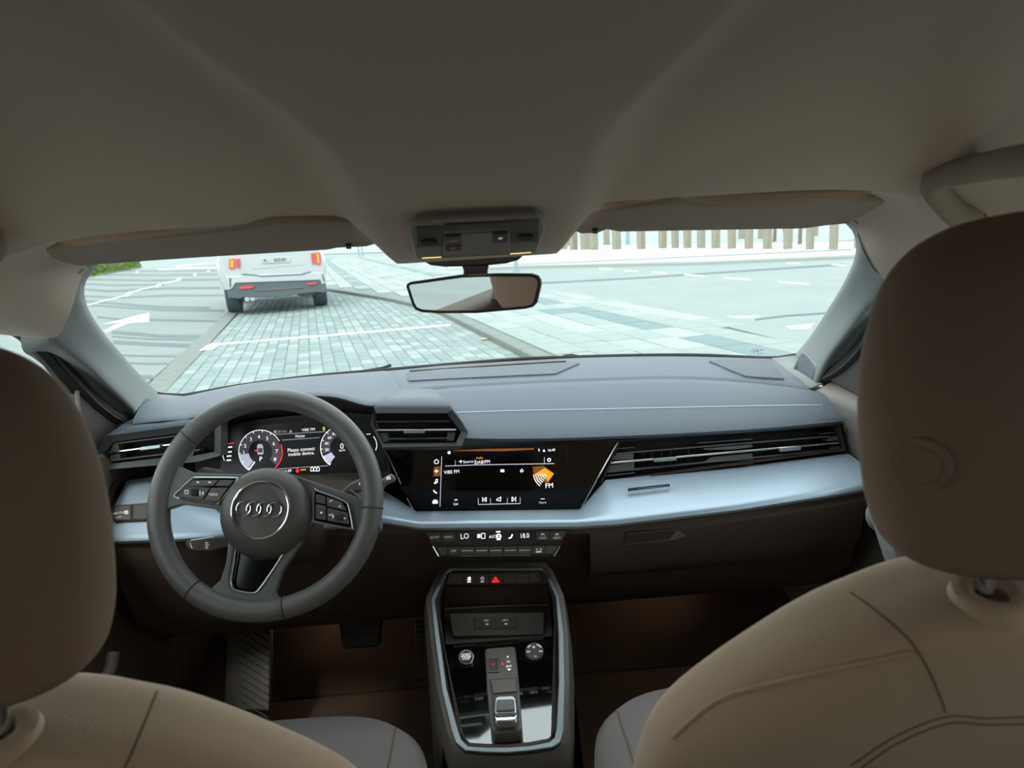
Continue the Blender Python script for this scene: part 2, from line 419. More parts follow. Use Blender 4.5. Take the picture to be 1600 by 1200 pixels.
# floor, bulkhead, rear
fl = box('floor', (0, .2, .17), (1.5, 3.3, .04), M_CARPET); tag(fl, 'dark carpet in the footwells', 'car floor', kind='structure')
fw = loft('wall_front', [[V((x, 1.45, .19)) for x in (-.74, 0, .74)], [V((x, 1.72, .36)) for x in (-.74, 0, .74)], [V((x, 1.80, .60)) for x in (-.74, 0, .74)], [V((x, 1.80, .80)) for x in (-.74, 0, .74)]], M_CARPET, solid=.02)
tag(fw, 'dark bulkhead behind the pedals', 'bulkhead', kind='structure')
wr = loft('wall_rear', [[V((x, -1.05, .19)) for x in (-.74, 0, .74)], [V((x, -1.15, .60)) for x in (-.74, 0, .74)], [V((x, -1.25, .93)) for x in (-.7, 0, .7)], [V((x, -1.75, .95)) for x in (-.66, 0, .66)]], M_CARPET, solid=.02)
tag(wr, 'dark parcel shelf behind the rear bench, seen only in the mirror', 'rear wall', kind='structure')

# doors
for side, nm, lb, wn in ((-1, 'door_1', 'left front door with black window frame, left of the steering wheel', 'window_2'), (1, 'door_2', 'right front door with grey shoulder beside the passenger vent', 'window_3')):
    d = thing(nm, lb, 'car door', (side*.70, .7, .2), kind='structure')
    prof = [(.735, .20), (.70, .30), (.675, .45), (.70, .62), (.695, .72), (.675, .80), (.668, .835), (.675, .852), (.70, .866), (.735, .872)]
    rws = []
    for y in (-1.05, .2, .7, 1.0, 1.2, 1.30, 1.36, 1.5, 1.85):
        rws.append([V((side*(x-(.0 if y > .5 else .03*(y < -.5))), y, min(z+.02*max(0, (.8-y))*.5+(.02*max(0, 1.3-y) if i_ > 5 else 0), .80 if y > 1.4 else 9))) for i_, (x, z) in enumerate(prof)])
    loft('door_card', rws, M_CONS if side > 0 else M_DASHD, d, ang=50)
    # pull handle
    if side > 0:
        h = [PX(1364, 812, .62), PX(1372, 806, .61), PX(1382, 830, .605), PX(1392, 860, .605), PX(1402, 890, .61), PX(1412, 920, .62)]
        tube('pull_handle', crom(h, 20), [.014]+[.021]*18+[.018], M_PILLAR, d, n=12, up=(1, 0, 0), flatk=.6)
        tube('door_trim_strip', [PX(1318, 666, .69), PX(1338, 688, .69), PX(1358, 712, .69)], .003, M_CHROME, d, n=8)
    else:
        tube('door_trim_strip', [PX(157, 790, -.672), PX(172, 762, -.672), PX(188, 735, -.672)], .0025, M_CHROME, d, n=8)
        tube('pull_handle', crom([PX(163, 1062, -.60), PX(172, 1048, -.60), PX(178, 1020, -.60)], 10), .010, M_DASHD, d, n=10)
    # window frame: rear edge of the pillar then the roof rail
    fr_pts = [V((side*.70, 1.385, .87)), V((side*.698, 1.31, .905)), V((side*.693, 1.235, .955)), V((side*.687, 1.165, 1.02)), V((side*.68, 1.10, 1.083)), V((side*.674, 1.03, 1.125)), V((side*.67, .9, 1.16)), V((side*.675, .6, 1.18)), V((side*.68, .2, 1.195)), V((side*.67, -.4, 1.17)), V((side*.63, -1.2, 1.09))]
    fp = crom(fr_pts, 50)
    tube('window_frame', fp, .016, M_RUBBER, d, n=8)
    tube('window_seal', [p+V((-side*.014, -.004, -.004)) for p in fp], .0035, M_BLACK, d, n=6)
    rail = [[p+V((side*.01, .02, .0)) for p in fp], [p+V((side*.05, .02, .03)) for p in fp], [p+V((side*.01, .02, .12)) for p in fp]]
    loft('roof_rail', rail, M_HEAD, d, ang=80)
    # mirror sail panel
    sp = [V((side*.692, 1.375, .868)), V((side*.69, 1.30, .905)), V((side*.686, 1.235, .95)), V((side*.683, 1.185, .99)), V((side*.684, 1.165, .862))]
    prism('mirror_sail_panel', sp, (side*.02, 0, 0), M_BLACK, d, bevel=.003)
    tube('sail_edge', [sp[3], sp[4]], .004, M_CONS, d, n=6)
    # B pillar
    loft('door_pillar', [[V((side*.695, .16, .86)), V((side*.66, .17, .86)), V((side*.66, .26, .86)), V((side*.695, .28, .86))], [V((side*.68, .05, 1.19)), V((side*.65, .06, 1.19)), V((side*.65, .16, 1.19)), V((side*.68, .18, 1.19))]], M_PILLAR, d, closed=True)
    loft('rear_pillar', [[V((side*.69, -.95, .88)), V((side*.60, -1.0, .9)), V((side*.58, -1.3, .9)), V((side*.69, -1.3, .88))], [V((side*.65, -1.0, 1.12)), V((side*.56, -1.05, 1.2)), V((side*.50, -1.5, 1.2)), V((side*.65, -1.4, 1.1))]], M_PILLAR, d, closed=True)
    g = loft(wn, [[V((side*.715, y, .86)) for y in (.22, .6, 1.0, 1.37)], [V((side*.685, y, z)) for y, z in ((.11, 1.2), (.6, 1.185), (1.0, 1.13), (1.30, .91))]], M_GLASS)
    tag(g, 'clear side glass of the %s front door' % ('left' if side < 0 else 'right'), 'window', kind='structure')
    g = loft('window_4' if side < 0 else 'window_5', [[V((side*.715, y, .86)) for y in (-1.1, -.3, .22)], [V((side*.685, y, z)) for y, z in ((-1.1, 1.12), (-.3, 1.19), (.11, 1.2))]], M_TINT)
    tag(g, '%s rear side glass behind the viewer, tint added to dim rear light' % ('left' if side < 0 else 'right'), 'window', kind='structure')
g = loft('window_6', [[V((x, -1.75, .95)) for x in (-.62, 0, .62)], [V((x, -1.39, 1.29)) for x in (-.56, 0, .56)]], M_TINT); tag(g, 'rear window behind the viewer, tint added to dim rear light', 'window', kind='structure')

# =================================================================== DASHBOARD
dash = thing('dashboard', 'wide grey and black dashboard with satin silver trim under the windscreen', 'dashboard', (0, 1.4, .45))
box('core', (0, 1.50, .66), (1.40, .16, .30), M_BLACK, dash)
for s in (-1, 1): box('core_end', (s*.64, 1.48, .72), (.13, .26, .24), M_BLACK, dash)
# rear shelf behind the passenger pad
RIDGE = [(625, 612, 1.42), (660, 607, 1.44), (720, 602, 1.45), (900, 593, 1.46), (1050, 589, 1.46), (1180, 595, 1.44), (1265, 606, 1.38)]
WSP = [(596, 580, 1.74), (640, 576, 1.75), (720, 569, 1.755), (900, 559, 1.76), (1040, 556, 1.73), (1140, 557, 1.69), (1215, 561, 1.63)]
a = smrow(L(RIDGE), 60); b = smrow(L(WSP), 60)
top = loft('rear_shelf', [[p+V((0, .004, -.03)) for p in a], [p+V((0, .0, -.004)) for p in a], [p+V((0, .006, .0)) for p in a]]+[[p.lerp(q, t)+V((0, 0, .006*math.sin(math.pi*t))) for p, q in zip(a, b)] for t in (.05, .2, .4, .6, .8, 1)]+[[q+V((0, .03, -.05)) for q in b]], M_DASH, dash, ang=60)
tt = bvh(top)
# speaker grille and the right-hand recess
def patch(name, pix, m, lift, parent, tree, th=.004):
    pts = []
    for x, y in pix:
        p, nn = hit(tree, x, y)
        if p is not None: pts.append(p+V((0, 0, lift)))
    return prism(name, pts, (0, 0, -th), m, parent, smooth=False)
patch('speaker_grille', [(608, 591), (640, 597), (760, 591), (868, 586), (905, 570), (900, 568), (760, 577), (640, 585)], M_GRILLE, .004, dash, tt)
patch('defroster_slot', [(640, 581), (760, 573), (885, 565.5), (860, 564), (760, 570), (650, 578)], M_BLACK, .003, dash, tt)
patch('shelf_inlay', [(1108, 566), (1140, 580), (1165, 590), (1225, 594), (1205, 567), (1195, 563)], M_GRILLE, .004, dash, tt)
# passenger pad
PADF = [(728, 681, 1.262), (800, 682, 1.262), (900, 680, 1.262), (1050, 674, 1.262), (1200, 665, 1.262), (1337, 652, 1.262)]
PADR = [(672, 609, 1.43), (735, 604, 1.44), (900, 596, 1.45), (1050, 592, 1.45), (1175, 598, 1.43), (1266, 609, 1.375)]
f = smrow(L(PADF), 70); r_ = smrow(L(PADR), 70)
rws = [[p+V((0, .04, -.016)) for p in f], [p+V((0, .010, -.0145)) for p in f], [p+V((0, .001, -.010)) for p in f], [p+V((0, -.002, -.004)) for p in f], [p+V((0, .003, .0)) for p in f]]
for t in (.1, .25, .4, .55, .7, .85, 1.): rws.append([p.lerp(q, t)+V((0, 0, .010*math.sin(math.pi*t))) for p, q in zip(f, r_)])
rws.append([q+V((0, .02, -.03)) for q in r_])
pad = loft('passenger_pad', rws, M_DASH, dash, ang=70); tp = bvh(pad)
seam('stitched_seam', tp, [(712, 645), (800, 642), (950, 639), (1100, 636), (1200, 634), (1285, 633)], .0012, M_SILV, pad, n=60, lift=.0004)
FRP = Fr(PY(1303, 655, 1.25), (1, -.03, -.02), (0, -.5, .86))
text(FRP, 'AIRBAG', 1303, 655.5, 6, M_DPRINT, pad, n=.006, sx=1.5)
# driver side top with the instrument hood
HOOD = [(206, 660, 1.26), (250, 655, 1.25), (296, 651, 1.24), (335, 636, 1.23), (390, 622, 1.22), (450, 616, 1.22), (520, 617, 1.22), (585, 631, 1.23), (628, 611, 1.40)]
WSD = [(240, 622, 1.56), (262, 620, 1.60), (285, 619, 1.62), (320, 613, 1.65), (380, 602, 1.68), (440, 594, 1.70), (500, 587, 1.72), (560, 582, 1.74), (600, 579, 1.745)]
a = smrow(L(HOOD), 60); b = smrow(L(WSD), 60)
loft('instrument_hood', [[p+V((0, .09, -.016)) for p in a], [p+V((0, .002, -.008)) for p in a], [p+V((0, -.002, -.003)) for p in a], [p+V((0, .004, .0)) for p in a]]+[[p.lerp(q, t)+V((0, 0, .012*math.sin(math.pi*t))) for p, q in zip(a, b)] for t in (.08, .2, .4, .6, .8, 1)]+[[q+V((0, .03, -.05)) for q in b]], M_DASH, dash, ang=60)
# hood underside and binnacle sides
a = smrow(L([(296, 653, 1.245), (335, 639, 1.235), (390, 625, 1.225), (450, 619, 1.225), (520, 620, 1.225), (583, 633, 1.235)]), 30)
b = smrow(L([(306, 700, 1.33), (335, 672, 1.33), (390, 657, 1.33), (450, 650, 1.33), (530, 644, 1.33), (592, 650, 1.33)]), 30)
loft('hood_lining', [a, b], M_BLACK, dash, solid=.003)
loft('binnacle_side', [L([(583, 633, 1.235), (596, 690, 1.235), (612, 744, 1.235)]), L([(592, 640, 1.34), (600, 690, 1.34), (612, 744, 1.34)])], M_BLACK, dash, solid=.003)
# side finisher between screen pillar and dash (left and right)
loft('end_fillet', [L([(1205, 561, 1.63), (1230, 580, 1.5), (1266, 607, 1.38)]), L([(1246, 556, 1.60), (1258, 580, 1.48), (1283, 600, 1.38)]), L([(1262, 575, 1.56), (1275, 590, 1.46), (1300, 606, 1.39)])], M_PILLAR, dash, solid=.004)
loft('end_fillet', [L([(285, 620, 1.60), (255, 635, 1.5), (204, 660, 1.27)]), L([(232, 616, 1.57), (240, 640, 1.46), (196, 664, 1.28)]), L([(222, 622, 1.55), (225, 645, 1.44), (178, 668, 1.30)])], M_PILLAR, dash, solid=.004)
# piano black panel round the touchscreen
FRS = Fr((0, 1.255, .76), (1, 0, 0), (0, -.985, .17))
blk = panel('gloss_panel', FRS, [(600, 690), (968, 688), (906, 797), (655, 800.5), (612, 744)], -.02, .0, M_PIANO, dash, bevel=.001)
tube('chrome_edge', [FRS.px(965, 692, .001), FRS.px(907, 795, .001)], .0014, M_CHROME, dash, n=8)
tube('chrome_edge', [FRS.px(601, 702, .001), FRS.px(626, 756, .001)], .0012, M_CHROME, dash, n=8)
tube('chrome_edge', [FRS.px(636, 778, .001), FRS.px(647, 799, .001)], .0012, M_CHROME, dash, n=8)
# silver trim
SF = [(167, 838, 1.14), (195, 837.5, 1.13), (270, 835, 1.12), (420, 824, 1.11), (560, 812, 1.11), (600, 808, 1.11), (655, 817, 1.11), (900, 815, 1.11), (965, 811, 1.11), (1150, 789, 1.11), (1300, 766, 1.115), (1355, 756, 1.125)]
SR = [(169, 812, 1.17), (198, 751, 1.25), (245, 744, 1.255), (345, 790, 1.19), (560, 800, 1.15), (598, 766, 1.25), (650, 799, 1.24), (906, 796, 1.24), (947, 750, 1.25), (1150, 730, 1.258), (1325, 708, 1.258), (1352, 728, 1.20)]
def dense(row, n=6):
    out = []
    for p, q in zip(row, row[1:]): out += [p.lerp(q, k/n) for k in range(n)]
    return out+[row[-1]]
a = dense(L(SF)); b = dense(L(SR))
rws = [[p+V((0, .02, -.016)) for p in a], [p+V((0, .001, -.014)) for p in a], [p+V((0, -.003, -.008)) for p in a], [p+V((0, -.001, -.002)) for p in a], [p+V((0, .005, .001)) for p in a]]
for t in (.15, .35, .6, .85, 1): rws.append([p.lerp(q, t)+V((0, 0, .003*math.sin(math.pi*t))) for p, q in zip(a, b)])
rws.append([q+V((0, .01, -.004)) for q in b])
silv = loft('silver_trim', rws, M_SILV, dash, ang=50); ts = bvh(silv)
_p, _n = hit(ts, 1015, 762)
FRB = Fr(_p, (1, 0, -.03), _n if _n.z > 0 else -_n)
bd = ring('badge', FRB, [(981, 763), (1046, 756), (1047, 760), (981, 767.5)], [(983, 764), (1044, 757.5), (1044, 759.5), (983, 766)], -.004, .008, M_CHROME, dash)
flat('badge_mark', FRB, [[(983+i*4.4, 763.5-i*.45), (985.6+i*4.4, 763.2-i*.45), (984.8+i*4.4, 766.6-i*.45), (982.2+i*4.4, 766.9-i*.45)] for i in range(5)], .006, M_CHROME, bd)
flat('badge_field', FRB, [[(983, 764), (1044, 757.5), (1044, 759.5), (983, 766)]], .004, M_DPRINT, bd)
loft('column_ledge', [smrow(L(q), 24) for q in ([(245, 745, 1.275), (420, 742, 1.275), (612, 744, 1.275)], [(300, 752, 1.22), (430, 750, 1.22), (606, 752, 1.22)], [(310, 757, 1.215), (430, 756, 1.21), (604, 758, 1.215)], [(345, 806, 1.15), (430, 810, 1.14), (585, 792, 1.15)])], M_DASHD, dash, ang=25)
# lower panels
KN = [(-.70), -.5, -.2, 0, .2, .5, .70]
kt = L([(168, 846, 1.15), (270, 842, 1.14), (420, 832, 1.13), (600, 822, 1.13), (780, 822, 1.13), (960, 820, 1.13), (1150, 798, 1.13), (1357, 764, 1.14)])
kt = smrow(kt, 50)
def kr(dy, z): return [V((p.x, 1.14+dy, z)) for p in kt]
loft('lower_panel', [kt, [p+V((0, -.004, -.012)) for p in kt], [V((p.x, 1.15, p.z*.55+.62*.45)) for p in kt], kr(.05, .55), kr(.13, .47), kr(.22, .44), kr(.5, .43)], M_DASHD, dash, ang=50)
# left side return of the silver end
prism('end_cap', L([(166, 838, 1.15), (168, 812, 1.18), (198, 751, 1.265), (160, 760, 1.27), (150, 800, 1.2)]), (0, .03, 0), M_BLACK, dash)
# right end cap next to the passenger vent
prism('end_cap', L([(1322, 668, 1.25), (1345, 690, 1.25), (1357, 735, 1.25), (1328, 706, 1.27)]), (.0, .04, 0), M_DASHD, dash)

# glove box
gb = thing('glove_box', 'dark glove box lid with a slanted pull recess', 'glove box', PY(1110, 900, 1.24))
a = smrow(L([(921, 832, 1.128), (1000, 828, 1.128), (1150, 808, 1.128), (1350, 776, 1.135)]), 30)
def gr(dy, z): return [V((p.x, p.y+dy, z)) for p in a]
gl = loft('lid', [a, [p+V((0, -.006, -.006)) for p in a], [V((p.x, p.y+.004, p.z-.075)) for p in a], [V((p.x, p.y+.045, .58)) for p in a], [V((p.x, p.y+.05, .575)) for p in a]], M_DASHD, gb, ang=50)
FRG = Fr(PY(1020, 838, 1.121), (1, 0, 0), (0, -.98, .0))
panel('pull_recess', FRG, [(979, 834), (1059, 827), (1046, 843), (974, 851)], -.01, .001, M_BLACK, gb)
panel('pull_lip', FRG, [(974, 852), (1046, 843.5), (1058, 829), (1072, 838), (1056, 844)], -.006, .004, M_CONS, gb, bevel=.001)
tube('recess_edge', [FRG.px(979, 834, .002), FRG.px(1059, 827, .002)], .0008, M_CONS, gb, n=6)

# unseen fill lights added under the dashboard to brighten the dark footwells
for x, lb in ((-.42, 'small fill light added under the dashboard on the left'), (.42, 'small fill light added under the dashboard on the right')):
    t = thing('footwell_fill', lb, 'fill light', (x, 1.52, .425), group='added footwell fill lights')
    box('fill_glow', (x, 1.52, .424), (.05, .03, .006), mat('fill_glow', (255, 214, 170), .4, emit=1.5), t, bevel=.002)
    ld = bpy.data.lights.new('fill_light', 'POINT'); ld.energy = .045; ld.color = (1, .88, .78); ld.shadow_soft_size = .03
    lo = bpy.data.objects.new('fill_light', ld); lo.location = (x, 1.52, .40); COL.objects.link(lo)

# =================================================================== AIR VENTS
def vent(name, label, fr, outer, inner, slats, chrome, tabs, extra=(), housing=M_VENT, depth=.045):
    t = thing(name, label, 'air vent', fr.px(*outer[-1]), group='dashboard air vents')
    if housing: ring('housing', fr, outer, inner, -.03, .006, housing, t, nin=-.004, bevel=.0012)
    panel('duct', fr, shrink(inner, -1), -depth-.004, -depth, M_RUBBER, t)
    for (x0, y0, x1, y1, wd) in slats:
        panel('slat', fr, [(x0, y0-wd/2), (x1, y1-wd/2), (x1, y1+wd/2), (x0, y0+wd/2)], -.028, -.006, M_VENT, t, bevel=.0006)
    x0, y0, x1, y1, wd = chrome
    c = panel('chrome_slat', fr, [(x0, y0-wd/2), (x1, y1-wd/2), (x1, y1+wd/2), (x0, y0+wd/2)], -.02, -.003, M_CHROME, t, bevel=.0008)
    for (x0, y0, x1, y1) in tabs:
        panel('slider', fr, [(x0, y0-2.6), (x1, y1-2.6), (x1, y1+3.4), (x0, y0+3.4)], -.006, .004, M_RAIL, t, r=1.5, bevel=.001)
    for P in extra: panel('cheek', fr, P, -.03, -.008, M_VENT, t, bevel=.0008)
    return t
FRV1 = Fr((-.6, 1.205, .8), (1, 0, 0), (0, -.97, .22))
v1 = vent('air_vent', 'hexagonal black air vent behind the left side of the steering wheel', FRV1,
     [(147, 710), (166, 681), (345, 658), (345, 712), (308, 722), (164, 734)], [(161, 710), (176, 691), (335, 670), (335, 706), (302, 712), (171, 725)],
     [(182, 693, 330, 674, 2.4), (186, 718, 312, 703, 2.4), (178, 725, 300, 711, 2)], (168, 707.5, 300, 690, 3), [(218, 701, 250, 697)],
     [[(170, 709), (177, 692), (184, 691), (186, 704)], [(171, 711), (187, 708), (188, 720), (173, 722)], [(292, 703), (305, 700), (302, 712), (293, 713)]])
loft('housing_top', [[FRV1.px(x, y, .006) for x, y in ((147, 710), (166, 681), (250, 670), (345, 658))], L([(160, 690, 1.26), (193, 664, 1.27), (250, 657, 1.265), (345, 640, 1.26)])], M_DASH, v1, solid=.003)
FRV2 = Fr((-.11, 1.185, .82), (1, 0, 0), (0, -.97, .22))
v2 = vent('air_vent', 'hexagonal air vent between the steering wheel and the touchscreen', FRV2,
     [(579, 662), (584, 635), (702, 635), (731, 675), (722, 697), (597, 699)], [(583, 663), (587, 646), (698, 646), (720, 675), (712, 692), (600, 693)],
     [(584, 659, 702, 658, 2), (606, 686, 704, 685, 2)], (585, 672.5, 713, 671.5, 3.2), [(631, 674, 663, 673.5)],
     [[(592, 676), (606, 676), (607, 690), (599, 691)], [(699, 675), (712, 675), (709, 689), (698, 689)]])
panel('top_lip', FRV2, [(584.5, 635.5), (701, 635.5), (706, 641), (699, 646), (587, 646)], .0, .0085, M_DASH, v2, bevel=.001)
f2 = [FRV2.px(x, y, .006) for x, y in ((584, 635), (640, 635), (702, 635), (718, 655), (731, 675), (722, 697))]
loft('housing_top', [f2, L([(623, 609, 1.40), (650, 608, 1.41), (677, 608, 1.41), (700, 627, 1.36), (716, 650, 1.3), (712, 690, 1.26)])], M_DASH, v2, solid=.002)
loft('housing_base', [[FRV2.px(x, y, .0) for x, y in ((597, 699), (660, 699), (722, 697))], L([(600, 703, 1.26), (660, 703, 1.26), (722, 701, 1.26)])], M_DASHD, v2, solid=.003)
FRV3 = Fr((.45, 1.265, .78), (1, 0, 0), (0, -.97, .22))
v3 = vent('air_vent', 'long passenger air vent with chrome bar above the silver shelf', FRV3,
     [(938, 755), (968, 688), (1312, 662), (1322, 704)], [(943, 751), (969, 691), (1306, 667), (1316, 700)],
     [(962, 709, 1297, 682, 2.2), (948, 738, 1312, 702, 2.2), (1090, 692.5, 1176, 686, 1.6), (1092, 732, 1178, 725, 1.6), (965, 701, 992, 699, 1.6), (945, 744, 992, 739, 1.6), (1281, 678, 1303, 676, 1.6)], (953, 723.5, 1311, 692, 3.2), [(1022, 719, 1058, 716), (1219, 703, 1252, 700)],
     [[(1098, 701), (1176, 694), (1176, 699), (1140, 703), (1100, 703)], [(1097, 724), (1112, 714), (1176, 708), (1177, 719)], [(955, 719), (964, 708), (990, 707), (990, 718)], [(949, 737), (954, 727), (991, 722), (991, 734)], [(1292, 690), (1294, 683), (1309, 681), (1310, 688)], [(1296, 700), (1310, 696), (1315, 700), (1297, 705)]], housing=M_BLACK)
for i in range(6): box('grid_bar', FRV3.px(1005+i*14, 716-i*1.1, -.03), (.0012, .012, .035), M_DASHD, v3)

# =================================================================== INSTRUMENT CLUSTER
FRI = Fr((-.35, 1.30, .83), (1, 0, 0), (0, -.95, .30))
ic = thing('instrument_cluster', 'digital instrument display with two round dials behind the steering wheel', 'instrument display', FRI.px(440, 745))
panel('bezel', FRI, [(306, 748), (304, 705), (335, 672), (390, 658), (530, 644), (594, 648), (603, 690), (614, 744)], -.02, -.003, M_BLACK, ic)
scr = panel('screen', FRI, [(345, 742), (343, 690), (362, 668), (500, 656), (560, 650), (592, 655), (604, 735)], -.003, .0, M_PANEL, ic)
def ci(x, y): return (340+x/6.154, 650+y/6.154)
def cp(pts): return [ci(*p) for p in pts]
for cx, cy, R0 in ((407, 706, 34.5), (534.3, 699, 34)):
    flat_stuff('dial', FRI, arcpoly(cx, cy, R0*.53, R0*.93, -40, 188 if cx < 450 else 200, 40), .0012, M_GREY, ic)
    flat('dial_wedge', FRI, arcpoly(cx, cy, R0*.53, R0*.97, 188 if cx < 450 else 205, 233, 8), .0014, M_LGREY, ic)
    flat('dial_ring', FRI, arcpoly(cx, cy, R0*.965, R0*1.0, 30 if cx < 450 else 0, 236, 40), .0014, M_WHITE, ic)
    flat_stuff('dial_ticks', FRI, sum([arcpoly(cx, cy, R0*.88, R0*1.0, a-.9, a+.9, 1) for a in range(60, 236, 25)], []), .0016, M_WHITE, ic)
flat('red_zone', FRI, arcpoly(407, 706, 33.0, 35, -48, 20, 20), .0016, M_RED, ic)
flat('needle', FRI, linepoly([ci(358, 440), ci(300, 520)], 2), .0018, M_WHITE, ic)
for s, x, y in (('1', 252, 352), ('2', 265, 288), ('3', 320, 225), ('4', 397, 202), ('5', 478, 217), ('6', 540, 267), ('7', 568, 340), ('8', 552, 418)):
    text(FRI, s, *ci(x, y), 6.0, M_WHITE, ic, n=.002)
text(FRI, 'P', *ci(415, 415), 7.5, M_WHITE, ic, n=.002)
for s, x, y in (('20', 1050, 325), ('40', 1048, 265), ('60', 1077, 210), ('80', 1122, 172), ('100', 1180, 152)): text(FRI, s, *ci(x, y), 4.6, M_WHITE, ic, n=.002)
text(FRI, '0', *ci(1195, 292), 9, M_WHITE, ic, n=.002); text(FRI, 'km/h', *ci(1197, 330), 3.4, M_WHITE, ic, n=.002)
text(FRI, 'Note', *ci(793, 193), 5, M_WHITE, ic, n=.002)
text(FRI, 'Please connect', *ci(803, 322), 5.6, M_WHITE, ic, n=.002, sx=.92); text(FRI, 'mobile device.', *ci(805, 362), 5.6, M_WHITE, ic, n=.002, sx=.92)
text(FRI, '530 km', *ci(610, 150), 4.4, M_PRINT, ic, n=.002); text(FRI, 'VIBE FM', *ci(873, 132), 4.4, M_WHITE, ic, n=.002); text(FRI, '16:49', *ci(668, 530), 4.6, M_WHITE, ic, n=.002)
flat_stuff('display_lines', FRI, sum([linepoly(cp(q), .7) for q in ([(545, 178), (1040, 150)], [(620, 232), (980, 208)], [(560, 510), (1060, 478)])], []), .0015, M_LGREY, ic)
flat_stuff('warning_icon', FRI, [cp([(685, 160), (703, 130), (720, 157)])]+[cp([(540, 140), (565, 138), (566, 162), (541, 164)])], .0015, M_PRINT, ic)
flat_stuff('red_icon', FRI, arcpoly(*ci(768, 530), 0, 2.6, 0, 360, 10)+[cp([(760, 500), (774, 498), (776, 520), (760, 522)])]+[cp([(95, 262), (155, 254), (155, 266), (96, 272)])]+[cp([(352, 330), (385, 318), (385, 336), (365, 342)])], .0015, M_RED, ic)
flat('yellow_icon', FRI, linepoly(cp([(795, 519), (850, 515)]), 1.8), .0015, M_AMBER, ic)
flat('green_icon', FRI, [cp([(1010, 105), (1032, 104), (1032, 138), (1012, 139)])], .0015, M_GREEN, ic)
flat_stuff('white_icon', FRI, sum([linepoly(cp([(895+i*29, 530), (895+i*29, 505), (908+i*29, 488), (921+i*29, 503), (921+i*29, 527), (895+i*29, 530)]), 1.1) for i in range(3)], [])+[cp([(x, y), (x+45, y-4), (x+45, y+10), (x, y+14)]) for x, y in ((95, 294), (90, 340), (88, 380), (85, 420))]+linepoly(cp([(62, 350), (50, 385), (65, 430)]), 1)+linepoly(cp([(1430, 176), (1470, 172)]), 1)+linepoly(cp([(1500, 195), (1525, 240), (1532, 290), (1520, 330)]), 1.2), .0015, M_WHITE, ic)
flat('car_icon', FRI, [cp([(380, 285), (392, 270), (425, 270), (436, 285), (442, 355), (432, 370), (388, 370), (382, 355)])], .0015, M_LGREY, ic)
flat('car_icon_glass', FRI, [cp([(386, 310), (432, 308), (434, 350), (388, 352)])], .002, M_GREY, ic)

# =================================================================== TOUCHSCREEN
def sc(x, y): return (650+x/6.667, 690+y/6.667)
def sp_(pts): return [sc(*p) for p in pts]
tsn = thing('touchscreen', 'black touchscreen showing the radio page in the middle of the dashboard', 'touchscreen', FRS.px(770, 800))
panel('screen_glass', FRS, [(660, 706), (886, 697), (888, 794), (659, 799)], .0005, .0025, M_PIANO, tsn, bevel=.0006)
N_ = .0032
flat('amber_bar', FRS, [sp_([(385, 92), (720, 76), (1230, 68), (1230, 84), (900, 100), (385, 99)])], N_, M_AMBERD, tsn)
flat('amber_tile', FRS, [sp_([(185, 262), (262, 256), (255, 360), (180, 362)])], N_, M_AMBERD, tsn)
flat('amber_logo', FRS, [sp_([(1230, 345), (1340, 275), (1435, 335), (1370, 420), (1350, 365)])], N_+.0004, M_AMBER, tsn)
flat('amber_logo_shade', FRS, [sp_([(1215, 262), (1330, 254), (1440, 330), (1380, 425), (1250, 420), (1225, 350)])], N_, M_AMBERD, tsn)
flat_stuff('signal_arcs', FRS, sum([arcpoly(*sc(1385, 330), r, r+1.2, 185, 235, 10) for r in (6, 9.5, 13, 16.5, 20, 23.5)], []), N_+.0006, M_WHITE, tsn)
flat_stuff('divider_lines', FRS, sum([linepoly(sp_(q), wd) for q, wd in (([(305, 255), (610, 243), (1440, 229)], 1.2), ([(268, 155), (250, 678)], 1.1), ([(650, 655), (1085, 645)], 1.2), ([(648, 590), (650, 655)], .8), ([(775, 590), (777, 652)], .8), ([(952, 585), (950, 650)], .8), ([(1085, 580), (1086, 646)], .8), ([(1337, 160), (1338, 232)], .7), ([(410, 195), (410, 250)], .7), ([(612, 185), (612, 243)], .7))], []), N_, M_LGREY, tsn)
